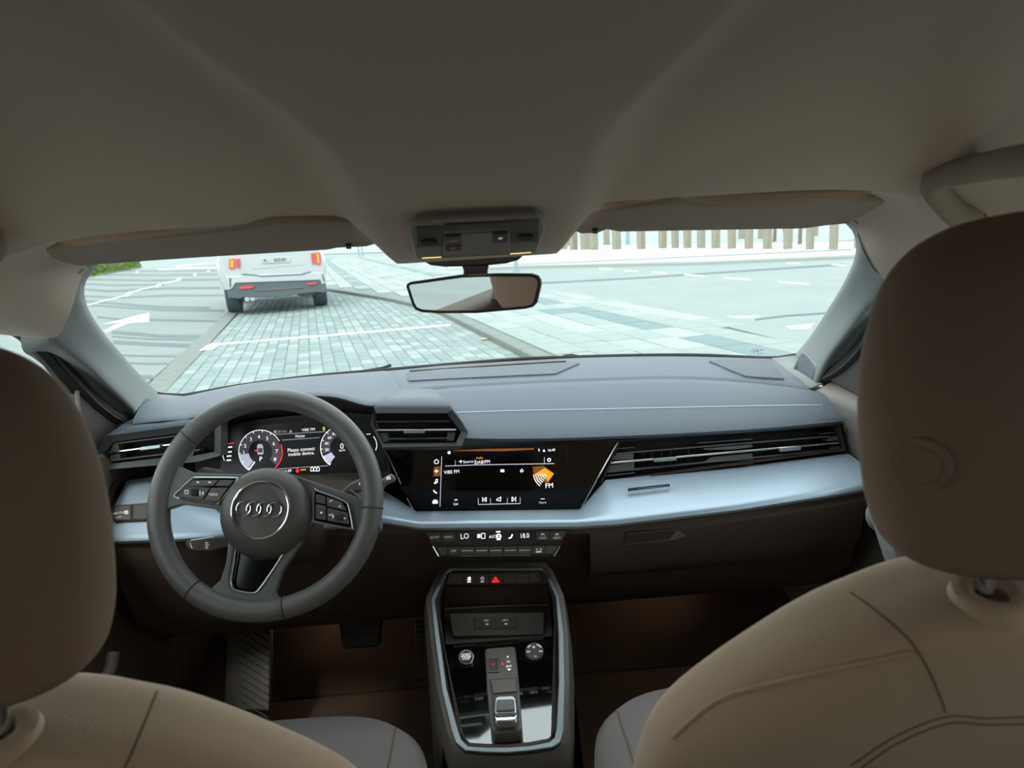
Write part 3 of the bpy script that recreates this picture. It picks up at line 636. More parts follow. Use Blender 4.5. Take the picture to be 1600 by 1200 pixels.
flat_stuff('white_icons', FRS, linepoly(sp_([(190, 205), (213, 185), (237, 204), (230, 228), (196, 229), (190, 205)]), 1.2)+[sp_([(170, 625), (185, 605), (215, 605), (230, 625), (228, 645), (172, 648)])]+arcpoly(*sc(197, 432), 0, 1.6, 0, 360, 8)+arcpoly(*sc(216, 424), 0, 1.6, 0, 360, 8)+linepoly(sp_([(202, 430), (206, 395), (225, 392), (222, 424)]), 1.2)
     + linepoly(sp_([(183, 505), (195, 525), (218, 538)]), 2.2)+arcpoly(*sc(345, 115), 0, 2.5, 0, 360, 12)+arcpoly(*sc(1387, 190), 1.5, 3.0, 0, 360, 14)
     + linepoly(sp_([(400, 615), (416, 600), (432, 613)]), 1)+linepoly(sp_([(695, 580), (695, 628)]), 1.3)+linepoly(sp_([(732, 580), (706, 604), (732, 626), (732, 580)]), 1.1)+linepoly(sp_([(1000, 576), (1026, 600), (1000, 624), (1000, 576)]), 1.1)+linepoly(sp_([(1038, 575), (1038, 626)]), 1.3)
     + linepoly(sp_([(840, 600), (865, 590), (885, 575), (880, 622), (862, 612), (842, 614), (840, 600)]), 1.1)+linepoly(sp_([(1298, 597), (1340, 597)]), .9)+[sp_([(880, 290), (920, 289), (920, 318), (880, 318)])]+linepoly(sp_([(1102, 284), (1110, 298), (1120, 300), (1112, 308), (1114, 318), (1102, 312), (1090, 319), (1092, 308), (1084, 300), (1096, 298), (1102, 284)]), .9)
     + [sp_([(1275, 75), (1287, 75), (1285, 103), (1277, 103)])]+[sp_([(1318, 105), (1333, 78), (1348, 104)])]+linepoly(sp_([(445, 208), (485, 206)]), 1)+linepoly(sp_([(465, 192), (467, 226)]), 1), N_+.0004, M_WHITE, tsn)
flat('amber_icons', FRS, linepoly(sp_([(190, 308), (235, 306)]), 1.3)+linepoly(sp_([(211, 285), (212, 332)]), 1.3), N_+.0006, M_WHITE, tsn)
for s, x, y, h, m in (('Radio', 663, 170, 3.6, M_AMBER), ('DAB/FM', 693, 214, 5.2, M_WHITE), ('Source', 546, 209, 4.4, M_WHITE), ('VIBE FM', 371, 317, 5.4, M_WHITE), ('FM', 1388, 460, 8, M_WHITE), ('16:49', 1410, 90, 4.2, M_WHITE), ('List', 415, 650, 4, M_WHITE), ('More', 1320, 636, 4, M_LGREY)):
    text(FRS, s, *sc(x, y), h, m, tsn, n=N_+.0008, sx=.95)

# =================================================================== LIGHT SWITCH
_p, _n = hit(ts, 215, 800)
FRL = Fr(_p, (1, 0, 0), _n if _n.z > 0 else -_n)
ls = thing('light_switch', 'dark rotary-free light switch strip marked AUTO on the left silver trim', 'light switch', FRL.px(215, 812))
ls['label'] = 'dark light switch strip marked AUTO on the left silver trim'
panel('backplate', FRL, [(176, 792), (182, 789), (250, 784), (250, 811), (180, 814), (176, 811)], -.004, .0045, M_BLACK, ls, bevel=.001)
b1 = panel('button', FRL, [(178, 793), (182, 791), (204, 789), (204, 811), (181, 812), (178, 810)], .0, .007, M_BTN, ls, bevel=.001)
b2 = panel('button', FRL, [(208, 788.5), (250, 785.5), (250, 809), (208, 811)], .0, .006, M_BTN, ls, bevel=.001)
text(FRL, 'AUTO', 186, 801.5, 4.4, M_PRINT, b1, n=.008); text(FRL, 'OFF', 186, 808, 2.6, M_PRINT, b1, n=.008)
flat('light_icon', FRL, arcpoly(197.5, 800.5, 1.2, 2.6, 0, 360, 10)+sum([arcpoly(197.5, 800.5, 3, 3.8, a, a+20, 1) for a in range(0, 360, 45)], []), .0078, M_PRINT, b1)

# =================================================================== CLIMATE PANEL
FRK = Fr(PY(775, 850, 1.122), (1, 0, 0), (0, -.95, .30))
def ck(x, y): return (650+x/6.4, 805+y/6.4)
def kp(pts): return [ck(*p) for p in pts]
cl = thing('climate_panel', 'black climate control strip with lit figures below the silver trim', 'climate control', FRK.px(775, 870))
panel('backplate', FRK, kp([(60, 140), (1540, 120), (1400, 420), (215, 425)]), -.02, .002, M_PANEL, cl, bevel=.001)
for pts, s, x, y in (([(85, 172), (250, 165), (250, 270), (155, 275)], 'AUTO', 188, 222), ([(256, 165), (390, 157), (390, 260), (258, 266)], 'SYNC', 325, 220), ([(1198, 156), (1338, 152), (1338, 250), (1200, 255)], 'MAX', 1268, 228), ([(1342, 152), (1512, 150), (1460, 248), (1342, 252)], 'REAR', 1410, 228)):
    b_ = panel('button', FRK, kp(pts), .0, .006, M_BTN, cl, bevel=.0008); text(FRK, s, *ck(x, y), 3.6, M_PRINT, b_, n=.0068)
    if x > 1000: flat('demist_icon', FRK, arcpoly(*ck(x, 200), 1.2, 3.2, 0, 180, 8), .0068, M_PRINT, b_)
panel('lit_field', FRK, kp([(400, 150), (548, 138), (545, 290), (400, 292)]), .0, .003, M_CONSD, cl)
text(FRK, 'LO', *ck(487, 212), 8.5, M_WHITE, cl, n=.004, sx=.9); text(FRK, '18.0', *ck(1085, 207), 7.5, M_WHITE, cl, n=.004, sx=.85); text(FRK, 'A/C', *ck(765, 215), 5, M_WHITE, cl, n=.004)
flat_stuff('climate_icons', FRK, linepoly(kp([(655, 182), (690, 181), (690, 232), (655, 233), (655, 182)]), 1.1)+[kp([(612, 190), (645, 188), (645, 226), (612, 228)])]+linepoly(kp([(925, 230), (950, 226), (965, 190)]), 2.2)+linepoly(kp([(800, 212), (855, 211)]), 1.2)+arcpoly(*ck(827, 212), 2.4, 4.4, 0, 360, 16)+[kp([(800, 160), (845, 158), (845, 172), (800, 174)]), kp([(806, 236), (846, 234), (846, 248), (806, 250)])], .004, M_WHITE, cl)
xs = [205, 318, 438, 585, 728, 872, 1015, 1160, 1288, 1425]
for i in range(9):
    xa, xb = xs[i]+3, xs[i+1]-3
    lo = (xa+30 if i == 0 else xa, xb-45 if i == 8 else xb)
    b_ = panel('button', FRK, kp([(xa, 316-i*1.2), (xb, 315-i*1.2), (lo[1], 396-i*1.2), (lo[0], 398-i*1.2)]), .0, .008, M_BTN, cl, bevel=.0008)
    if 2 <= i <= 6: flat('button_bar', FRK, linepoly(kp([(xa+14, 357-i), (xb-14, 356-i)]), .7), .0088, M_PRINT, b_)
    if i == 1: text(FRK, 'OFF', *ck(376, 358), 3.2, M_PRINT, b_, n=.0088)
    if i == 7: flat('fan_icon', FRK, [kp([(1200, 335), (1215, 334), (1215, 345), (1200, 346)]), kp([(1240, 333), (1258, 332), (1258, 344), (1240, 345)]), kp([(1200, 358), (1255, 355), (1255, 372), (1200, 375)])], .0088, M_PRINT, b_)
tube('chrome_strip', [FRK.px(*ck(458, 406), .008), FRK.px(*ck(1140, 399), .008)], .0013, M_CHROME, cl, n=8)
tube('chrome_strip', [FRK.px(*ck(168, 312), .006), FRK.px(*ck(225, 412), .006)], .0011, M_CHROME, cl, n=8)
tube('chrome_strip', [FRK.px(*ck(1440, 310), .006), FRK.px(*ck(1380, 412), .006)], .0011, M_CHROME, cl, n=8)

# =================================================================== STEERING WHEEL AND STALKS
TL = R(25); WC = PY(416, 786, 1.03)
TURN = R(-6)
FRH = Fr(WC, (math.cos(TURN), 0, 0), (0, -math.cos(TL), math.sin(TL)))
FRT = Fr(WC, FRH.U*math.cos(TURN)+FRH.V*math.sin(TURN), FRH.N)
sw = thing('steering_wheel', 'grey leather three-spoke steering wheel with four chrome rings on its hub', 'steering wheel', WC)
RIMR = .1615; RT = .0165
def rim(a, rr=RIMR, n=0):
    s = 1-.025*max(0, -math.sin(a))**6
    return FRH.p(rr*s*math.cos(a), rr*s*math.sin(a), n)
rp = [rim(2*math.pi*i/96) for i in range(96)]
tube('rim', rp, RT, M_LEATH, sw, n=18, closed=True, up=FRH.N, ang=80)
for a in (137, -7, 228, 280):
    c = rim(R(a)); t = (rim(R(a+1))-rim(R(a-1))).normalized(); e = FRH.N; f3 = t.cross(e).normalized()
    tube('rim_seam', [c+(e*math.cos(k*math.pi/14)+f3*math.sin(k*math.pi/14))*(RT+.0002) for k in range(28)], .0009, M_RUBBER, sw, n=6, closed=True)
# spokes
panel('spoke', FRH, [(250, 735), (268, 716), (280, 730), (300, 738), (350, 740.5), (392, 741), (400, 770), (380, 800), (350, 797), (282, 788), (268, 793), (246, 800)], -.012, .006, M_LEATH, sw, r=6, bevel=.005, seg=3)
panel('spoke', FRH, [(420, 738), (440, 735), (478, 749), (542, 771), (566, 780), (590, 762), (596, 830), (566, 838), (553, 829), (491, 817), (470, 835), (420, 810)], -.014, .003, M_LEATH, sw, r=6, bevel=.005, seg=3)
ring('spoke', FRH, [(357, 836), (352, 880), (344, 906), (322, 926), (340, 952), (415, 965), (447, 952), (429, 928), (440, 894), (472, 846)], [(369, 846), (364, 880), (360, 905), (361, 916), (368, 922.5), (396, 927), (408, 918), (420, 900), (432, 882), (445, 862)], -.014, .003, M_LEATH, sw, bevel=.0045, seg=3)
panel('spoke_inlay', FRH, [(365, 840), (360, 905), (361, 916), (368, 923), (396, 928), (409, 918), (446, 855)], -.014, -.006, M_PIANO, sw)
tube('inlay_trim', crom([FRH.px(x, y, .0035) for x, y in ((370, 848), (365, 880), (361, 904), (361, 914), (368, 922), (396, 926.5), (407, 918), (420, 900), (432, 882), (442, 866))], 50), .0017, M_RAIL, sw, n=8)
# button pods
padL = [(275, 777), (283, 764), (301, 747.5), (307, 746), (366, 746.5), (371, 749), (344, 783), (339, 788), (325, 786)]
padR = [(491, 767), (498, 767.5), (538, 783), (545, 792), (551, 824), (548, 826), (492, 815), (490, 811)]
for P, nn in ((padL, .006), (padR, .003)):
    panel('button_pod', FRH, P, nn-.004, nn+.004, M_PIANO, sw, bevel=.001)
    tube('pod_trim', crom([FRH.px(x, y, nn+.004) for x, y in P], 60, True), .0015, M_RAIL, sw, n=8, closed=True)
def cw(x, y): return (270+x/5.455, 730+y/5.455)
def wbtn(P, nn, **k): return panel('button', FRH, shrink([cw(*p) for p in P], .5), nn, nn+.007, M_BTN, sw, bevel=.0008)
b_ = wbtn([(185, 108), (395, 105), (345, 162), (130, 165)], .006)
flat('arrow_icon', FRH, [[cw(222, 118), cw(222, 138), cw(198, 128)], [cw(305, 118), cw(305, 138), cw(332, 128)]], .0138, M_PRINT, b_)
wbtn([(400, 105), (530, 108), (480, 165), (350, 162)], .006)
b_ = wbtn([(125, 172), (322, 172), (255, 278), (60, 255)], .006)
panel('thumb_wheel', FRH, [cw(148, 180), cw(208, 180), cw(208, 245), cw(148, 242)], .010, .017, M_RUBBER, sw, bevel=.002)
flat('list_icon', FRH, linepoly([cw(102, 198), cw(130, 198), cw(130, 225), cw(102, 224), cw(102, 198)], 1)+[[cw(226, 200), cw(236, 200), cw(236, 240), cw(226, 240)], [cw(250, 210), cw(262, 205), cw(262, 235), cw(250, 238)]], .0138, M_PRINT, b_)
b_ = wbtn([(328, 172), (478, 170), (385, 300), (262, 282)], .006)
text(FRT, 'VIEW', *cw(345, 234), 4.6, M_PRINT, b_, n=.0145)
wbtn([(1215, 225), (1300, 245), (1305, 320), (1215, 305)], .003)
b_ = wbtn([(1308, 248), (1440, 295), (1490, 380), (1310, 335)], .003)
flat('phone_icon', FRH, linepoly([cw(1335, 300), cw(1345, 285), cw(1362, 282)], 1.3)+linepoly([cw(1410, 340), cw(1425, 325), cw(1432, 345)], 1.1), .0108, M_PRINT, b_)
b_ = wbtn([(1215, 312), (1305, 328), (1308, 455), (1215, 440)], .003)
flat('star_icon', FRH, arcpoly(*cw(1265, 388), 0, 1.8, 0, 360, 8), .0108, M_PRINT, b_)
b_ = wbtn([(1312, 342), (1492, 388), (1505, 490), (1314, 458)], .003)
panel('thumb_wheel', FRH, [cw(1385, 392), cw(1445, 400), cw(1440, 455), cw(1378, 445)], .008, .015, M_BLACK, sw, bevel=.002)
flat('volume_icon', FRH, [[cw(1330, 402), cw(1352, 402), cw(1352, 412), cw(1330, 412)], [cw(1358, 392), cw(1376, 420), cw(1360, 440)], [cw(1455, 430), cw(1475, 432), cw(1475, 442), cw(1455, 440)]], .0108, M_PRINT, b_)
# hub
prof = [(.066, -.02), (.0685, -.004), (.0675, .008), (.063, .018), (.055, .0255), (.046, .0295), (.0425, .0305), (.0405, .0285), (.03, .029), (.0, .0295)]
rws = [[FRH.p(r0*math.cos(2*math.pi*j/48)+.001, r0*math.sin(2*math.pi*j/48)-.016+n_*.16, n_) for j in range(48)] for r0, n_ in prof[:-1]]
HC = (.001, -.016+.03*.16)
loft('hub', rws, M_WHUB, sw, closed=True, cap=True, ang=50)
tube('hub_ring', [FRH.p(HC[0]+.0418*math.cos(2*math.pi*j/48), HC[1]+.0418*math.sin(2*math.pi*j/48), .0302) for j in range(48)], .0019, M_CHROME, sw, n=8, closed=True)
for i in range(4):
    cxr = (-1.5+i)*.0152
    tube('emblem_ring', [FRT.p(HC[0]*1+cxr+.0105*math.cos(2*math.pi*j/36)-.0005, HC[1]+.0105*math.sin(2*math.pi*j/36)+.001, .0305) for j in range(36)], .0014, M_CHROME, sw, n=8, closed=True)
text(FRT, 'AIRBAG', 408, 848, 6, M_DPRINT, sw, n=.0275, sx=1.2)
panel('shift_paddle', FRH, [(540, 768), (546, 764), (566, 780), (563, 785), (552, 781)], -.035, -.02, M_CONS, sw, bevel=.001)
panel('shift_paddle', FRH, [(308, 737), (318, 730), (345, 734), (345, 742), (310, 743)], -.035, -.02, M_CONS, sw, bevel=.001)
# column
cc = [WC+FRH.N*-.01+V((0, 0, -.015)), WC+FRH.N*-.06+V((0, 0, -.02)), WC+FRH.N*-.12+V((0, 0, -.03)), WC+FRH.N*-.24+V((0, 0, -.03))]
tube('column_shroud', cc, [.045, .06, .066, .07], M_DASHD, sw, n=24, up=(0, 0, 1))
st = thing('control_stalk', 'lower left stalk with cruise control markings below the steering wheel spoke', 'stalk', PY(320, 862, 1.12))
FRC1 = Fr(PY(320, 850, 1.10), (1, .1, 0), (0, -.9, .4))
panel('lever', FRC1, [(288, 850), (291, 845), (300, 843), (350, 837), (420, 832), (420, 850), (351, 857), (326, 863), (297, 861), (292, 857)], -.018, .0, M_CONSD, st, bevel=.004, seg=3)
flat('stalk_mark', FRC1, linepoly([(297, 848), (299, 855), (301, 856)], 1.2)+linepoly([(320, 848), (326, 848)], 1)+linepoly([(320, 852), (327, 851)], 1)+linepoly([(320, 856), (326, 855)], 1)+linepoly([(323, 847), (323, 858)], 1)+linepoly([(298, 844), (334, 838.5)], 1.3), .0006, M_PRINT, st)
st = thing('control_stalk', 'right wiper stalk showing past the steering wheel rim', 'stalk', PY(575, 760, 1.12))
FRC2 = Fr(PY(575, 755, 1.11), (1, .1, 0), (0, -.9, .4))
panel('lever', FRC2, [(520, 775), (535, 766), (545, 756), (563, 747), (598, 748), (611, 739), (617, 745), (616, 751), (600, 757), (572, 766), (545, 772)], -.018, .0, M_CONS, st, bevel=.004, seg=3)
flat('stalk_mark', FRC2, arcpoly(563, 756, 1.2, 2.8, 0, 360, 10)+[[(603, 745), (609, 743), (611, 749), (604, 750)]], .0006, M_PRINT, st)

# =================================================================== CENTRE CONSOLE
CN = V((0, -.369, .929)); FRC = Fr((-.004, .85, .502), (1, 0, 0), CN)
def cc_(x, y): return (600+x/3.333, 840+y/3.333)
def cq(pts): return [cc_(*p) for p in pts]
co = thing('centre_console', 'dark centre console with a satin rim between the front seats', 'centre console', (0, .8, .2))
OUT = cq([(340, 152), (830, 152), (860, 185), (912, 305), (935, 500), (942, 750), (936, 1000), (920, 1065), (880, 1092), (760, 1110), (640, 1120), (520, 1118), (420, 1108), (372, 1065), (350, 1000), (300, 790), (262, 500), (243, 318), (255, 290), (310, 175)])
INN = cq([(356, 168), (818, 168), (840, 195), (893, 312), (907, 500), (908, 750), (896, 990), (886, 1040), (860, 1062), (755, 1082), (640, 1090), (530, 1090), (440, 1084), (405, 1050), (385, 990), (330, 790), (290, 500), (268, 330), (280, 298), (328, 188)])
ring('rim', FRC, OUT, INN, -.012, .006, M_RIMC, co, nin=.003, bevel=.0015)
INN2 = shrink(INN, 5)
# inner wall
def wall(name, top, ntop, bot, nbot, m):
    a = [FRC.px(x, y, ntop) for x, y in top]; b = [FRC.px(x, y, nbot) for x, y in bot]
    loft(name, [a+[a[0]], b+[b[0]]], m, co, ang=30)
wall('rim_lining', INN, .003, INN2, -.02, M_CONSD)
# outer body: skirts down to the floor
OW = shrink(OUT, -7)
ow = [FRC.px(x, y, -.004) for x, y in OW]; o1 = [FRC.px(x, y, .0) for x, y in OUT]
loft('skirt', [o1+[o1[0]], ow+[ow[0]], [V((p.x*1.05, p.y, p.z-.03)) for p in ow]+[V((ow[0].x*1.05, ow[0].y, ow[0].z-.03))], [V((p.x*1.12, p.y, .2)) for p in ow]+[V((ow[0].x*1.12, ow[0].y, .2))]], M_CONS, co, ang=40)
a_ = [V((x, 1.02+dy, z)) for x, dy, z in ((-.118, .05, .56), (-.122, .14, .60), (-.122, .22, .66))]
loft('tunnel_side', [[V((-.104, .3, .2)), V((-.104, .9, .2)), V((-.13, 1.5, .2))], [V((-.10, .3, .46)), V((-.10, .86, .46)), V((-.125, 1.5, .60))]], M_CONSD, co)
loft('tunnel_side', [[V((.104, .3, .2)), V((.104, .9, .2)), V((.13, 1.5, .2))], [V((.10, .3, .46)), V((.10, .86, .46)), V((.125, 1.5, .60))]], M_CONSD, co)
# rear end of the console with cup holder lip
loft('rear_deck', [[V((x, .80, .462)) for x in (-.10, 0, .10)], [V((x, .60, .465)) for x in (-.10, 0, .10)], [V((x, .1, .465)) for x in (-.10, 0, .10)]], M_CONS, co, solid=.01)
tube('cup_holder_lip', [V((.01+.038*math.cos(t*.2618), .735+.038*math.sin(t*.2618), .472)) for t in range(24)], .003, M_CONSD, co, n=8, closed=True)
# button row on a raised front ledge
FRN = Fr(FRC.px(776, 900, -.004), (1, 0, 0), (0, -.75, .66))
panel('switch_ledge', FRN, cq([(340, 184), (828, 182), (850, 240), (322, 244)]), -.03, .0, M_CONSD, co, bevel=.001)
xs = [350, 415, 472, 545, 620, 690, 755, 820]
for i in range(7):
    b_ = panel('button', FRN, cq([(xs[i]+2, 190), (xs[i+1]-2, 190), (xs[i+1]-1, 234), (xs[i]+1, 235)]), .0, .003, M_CONSD, co, bevel=.0006)
    if i == 1: flat_stuff('stability_icon', FRN, [cq([(438, 205), (452, 204), (452, 222), (434, 223)]), cq([(434, 227), (452, 226), (452, 233), (434, 234)])], .0036, M_WHITE, b_)
    if i == 2: flat_stuff('parking_icon', FRN, arcpoly(*cc_(512, 213), 1.4, 3, 0, 360, 10)+[cq([(503, 226), (522, 226), (522, 233), (503, 234)])], .0036, M_PRINT, b_)
    if i == 3: flat('hazard_icon', FRN, linepoly(cq([(563, 232), (581, 205), (599, 231), (563, 232)]), 1.6)+linepoly(cq([(573, 227), (581, 216), (589, 226), (573, 227)]), .8), .0036, M_RED, b_)
# storage tray and its walls
tray = [FRC.px(x, y, n) for (x, y), n in zip(cq([(318, 244), (852, 240), (862, 350), (315, 365)]), (-.02, -.02, -.075, -.075))]
prism('tray_back', tray, (0, .012, 0), M_CONSD, co)
tray2 = [FRC.px(x, y, -.075) for x, y in cq([(315, 365), (862, 350), (878, 520), (320, 555)])]
prism('tray_floor', tray2, (0, 0, -.01), M_CONSD, co)
FRU = Fr(FRC.px(*cc_(590, 450), -.06), (1, 0, 0), (0, -.80, .6))
panel('tray_insert', FRU, cq([(340, 395), (835, 388), (832, 508), (358, 515)]), -.02, .0, M_BTN, co, r=2, bevel=.002)
tube('tray_edge', [FRC.px(*cc_(318, 372), -.06), FRC.px(*cc_(600, 356), -.06), FRC.px(*cc_(856, 350), -.06)], .0014, M_CONS, co, n=6)
up_ = panel('usb_panel', FRU, cq([(470, 420), (697, 413), (695, 470), (472, 477)]), .0, .002, M_CONSD, co, bevel=.0005)
text(FRU, 'USB 1', *cc_(535, 432), 3, M_PRINT, up_, n=.003); text(FRU, 'USB 2', *cc_(632, 430), 3, M_PRINT, up_, n=.003)
flat('usb_port', FRU, [cq([(530, 448), (545, 447), (545, 453), (530, 454)]), cq([(628, 447), (643, 446), (643, 452), (628, 453)])], .003, M_PRINT, up_)
for sgn, q in ((-1, [(268, 330), (385, 990), (440, 1084)]), (1, [(893, 312), (896, 990), (860, 1062)])):
    a = [FRC.px(*cc_(x, y), .0) for x, y in q]
    b = [V((p.x+(-sgn)*.010, p.y, z)) for p, z in zip(a, (.49, .485, .48))]
    loft('side_lining', [dense(a), dense(b)], M_CONSD, co)
# piano black plate, almost level, with start button and volume knob
FRD = Fr((0, .86, .487), (1, 0, 0), (0, -.13, .9915))
panel('gloss_plate', FRD, cq([(318, 560), (600, 535), (885, 512), (890, 1050), (640, 1095), (420, 1088), (385, 1000)]), -.012, .0, M_PLATE, co)
def disc(name, fr, px, py, rpx, n0, n1, m, parent, k=32, **kw):
    u, v = fr.uv(px, py, n1); r0 = fr.k(px, py)*rpx
    pts = [fr.p(u+r0*math.cos(2*math.pi*j/k), v+r0*math.sin(2*math.pi*j/k), n1) for j in range(k)]
    return prism(name, pts, fr.N*(n0-n1), m, parent, **kw)
FSB = Fr(FRD.px(*cc_(428, 622), .008), (1, 0, 0), (0, -.52, .854))
sb = disc('start_button', FSB, *cc_(428, 620), 12.2, -.014, .0, M_CHROME, co, bevel=.001)
disc('start_button_face', FSB, *cc_(428, 620), 9.8, -.001, .0008, M_PANEL, sb)
text(FSB, 'START', *cc_(428, 609), 3.6, M_WHITE, sb, n=.0014); text(FSB, 'ENGINE', *cc_(428, 620), 3.2, M_WHITE, sb, n=.0014); text(FSB, 'STOP', *cc_(428, 632), 3.6, M_WHITE, sb, n=.0014)
FKN = Fr(FRD.px(*cc_(784, 592), .008), (1, 0, 0), (0, -.48, .877))
kb = disc('volume_knob', FKN, *cc_(784, 590), 15.0, -.016, .0, M_BTN, co, bevel=.0015)
flat_stuff('knob_mark', FKN, arcpoly(*cc_(784, 590), 10.5, 13.5, 30, 75, 6, .85)+arcpoly(*cc_(784, 590), 10.5, 13.5, 120, 150, 6, .85)+arcpoly(*cc_(780, 570), 0, 2.2, 0, 360, 10)+[cq([(742, 590), (762, 589), (762, 597), (742, 598)]), cq([(806, 588), (826, 587), (826, 595), (806, 596)]), cq([(780, 612), (798, 618), (786, 622)])], .0012, M_PRINT, kb)

# gear selector
gs = thing('gear_selector', 'grey gear selector block with a small chrome shift switch on the console', 'gear selector', FRD.px(*cc_(630, 1010)))
GP = cq([(524, 582), (540, 574), (672, 564), (685, 572), (700, 720), (720, 985), (708, 1003), (590, 1014), (566, 1008), (552, 960), (535, 780)])
panel('block', FRD, GP, -.002, .020, M_CONS, gs, bevel=.004, seg=3)
FRE = Fr(FRD.O+FRD.N*.020, (1, 0, 0), FRD.N)
pb = panel('park_button', FRE, cq([(541, 629), (594, 624), (598, 694), (545, 698)]), -.002, .002, M_CONSD, gs, bevel=.0008)
ring('button_frame', FRE, cq([(539, 627), (596, 622), (600, 696), (543, 700)]), cq([(542, 630), (593, 625), (597, 693), (546, 697)]), -.001, .0022, M_RAIL, gs)
text(FRE, 'P', *cc_(569, 662), 4.6, M_RED, pb, n=.003)
for s, x, y in (('R', 645, 621), ('N', 648, 646), ('D/S', 650, 670)): text(FRE, s, *cc_(x, y), 4.2, M_WHITE, gs, n=.001)
flat('gear_marks', FRE, [cq([(641, 684), (662, 683), (652, 693)])], .001, M_WHITE, gs)
flat('gear_mark_lit', FRE, [cq([(612, 652), (620, 651), (621, 665), (613, 666)])], .001, M_RED, gs)
# recess and switch
panel('recess', FRE, cq([(548, 738), (690, 728), (706, 985), (690, 1000), (580, 1005), (570, 990)]), -.001, .0008, M_CONSD, gs)
panel('ramp', FRE, cq([(553, 740), (686, 731), (690, 800), (570, 810)]), -.001, .003, M_CONS, gs, bevel=.001)
sm1 = cq([(572, 835), (588, 822), (674, 818), (690, 832), (694, 905), (684, 918), (584, 922), (570, 905)])
lv = panel('shift_switch', FRE, sm1, .0, .016, M_RAIL, gs, bevel=.003, seg=3)
panel('switch_face', FRE, cq([(586, 842), (676, 838), (682, 898), (582, 902)]), .012, .0185, M_CONS, lv, bevel=.002)
panel('switch_lip', FRE, cq([(574, 912), (590, 935), (678, 930), (692, 908), (690, 935), (678, 950), (588, 955), (576, 938)]), .0, .016, M_CHROME, lv, bevel=.0015)
panel('switch_underside', FRE, cq([(596, 905), (670, 902), (672, 928), (594, 932)]), .0, .013, M_BEIGE, lv, bevel=.001)

# =================================================================== PEDALS
bp = thing('brake_pedal', 'wide ribbed rubber brake pedal right of the steering wheel bottom', 'pedal', PY(563, 1012, 1.40))
FRX = Fr(PY(563, 990, 1.40), (1, 0, 0), (0, -.80, .6))
pp = panel('pedal_pad', FRX, [(529, 968), (597, 964), (593, 1006), (586, 1010), (540, 1013), (534, 1010)], -.02, .0, M_CONSD, bp, r=4, bevel=.003)
vs = []
ribs = []
for i in range(7): ribs += linepoly([(532+i*10, 970), (552+i*10 if i < 5 else 592, 1008 if i < 5 else 990)], 1.4)+linepoly([(594-i*10, 970), (574-i*10 if i < 5 else 534, 1006 if i < 5 else 990)], 1.4)
for q in ribs: panel('rib', FRX, q, -.001, .003, M_CONS, pp, smooth=False)
tube('pedal_arm', [PY(600, 905, 1.47), PY(605, 918, 1.45), PY(594, 945, 1.43), PY(580, 975, 1.42)], .005, M_RAIL, bp, n=8)
ap = thing('accelerator_pedal', 'dark accelerator pedal half hidden beside the console', 'pedal', PY(650, 1000, 1.45))
FRX2 = Fr(PY(652, 985, 1.45), (1, 0, 0), (0, -.75, .66))
panel('pedal_pad', FRX2, [(648, 968), (672, 966), (674, 1060), (650, 1062)], -.015, .0, M_DASHD, ap, bevel=.003)
for i in range(4): panel('rib', FRX2, [(650, 975+i*8), (660, 973+i*8), (660, 975.5+i*8), (650, 977.5+i*8)], -.001, .003, M_CONS, ap)
fr_ = thing('foot_rest', 'ribbed grey foot rest below the steering wheel', 'foot rest', PY(388, 1098, 1.28))
FRX3 = Fr(PY(388, 1030, 1.33), (1, 0, 0), (0, -.72, .69))
fp_ = panel('pad', FRX3, [(355, 960), (424, 960), (421, 1110), (349, 1110)], -.02, .0, M_CONS, fr_, bevel=.003)
for i in range(13):
    y0 = 962+i*12
    panel('rib', FRX3, [(372, y0), (376, y0), (419, y0+26), (419, y0+29)], -.001, .0025, M_BLACK, fp_, smooth=False)

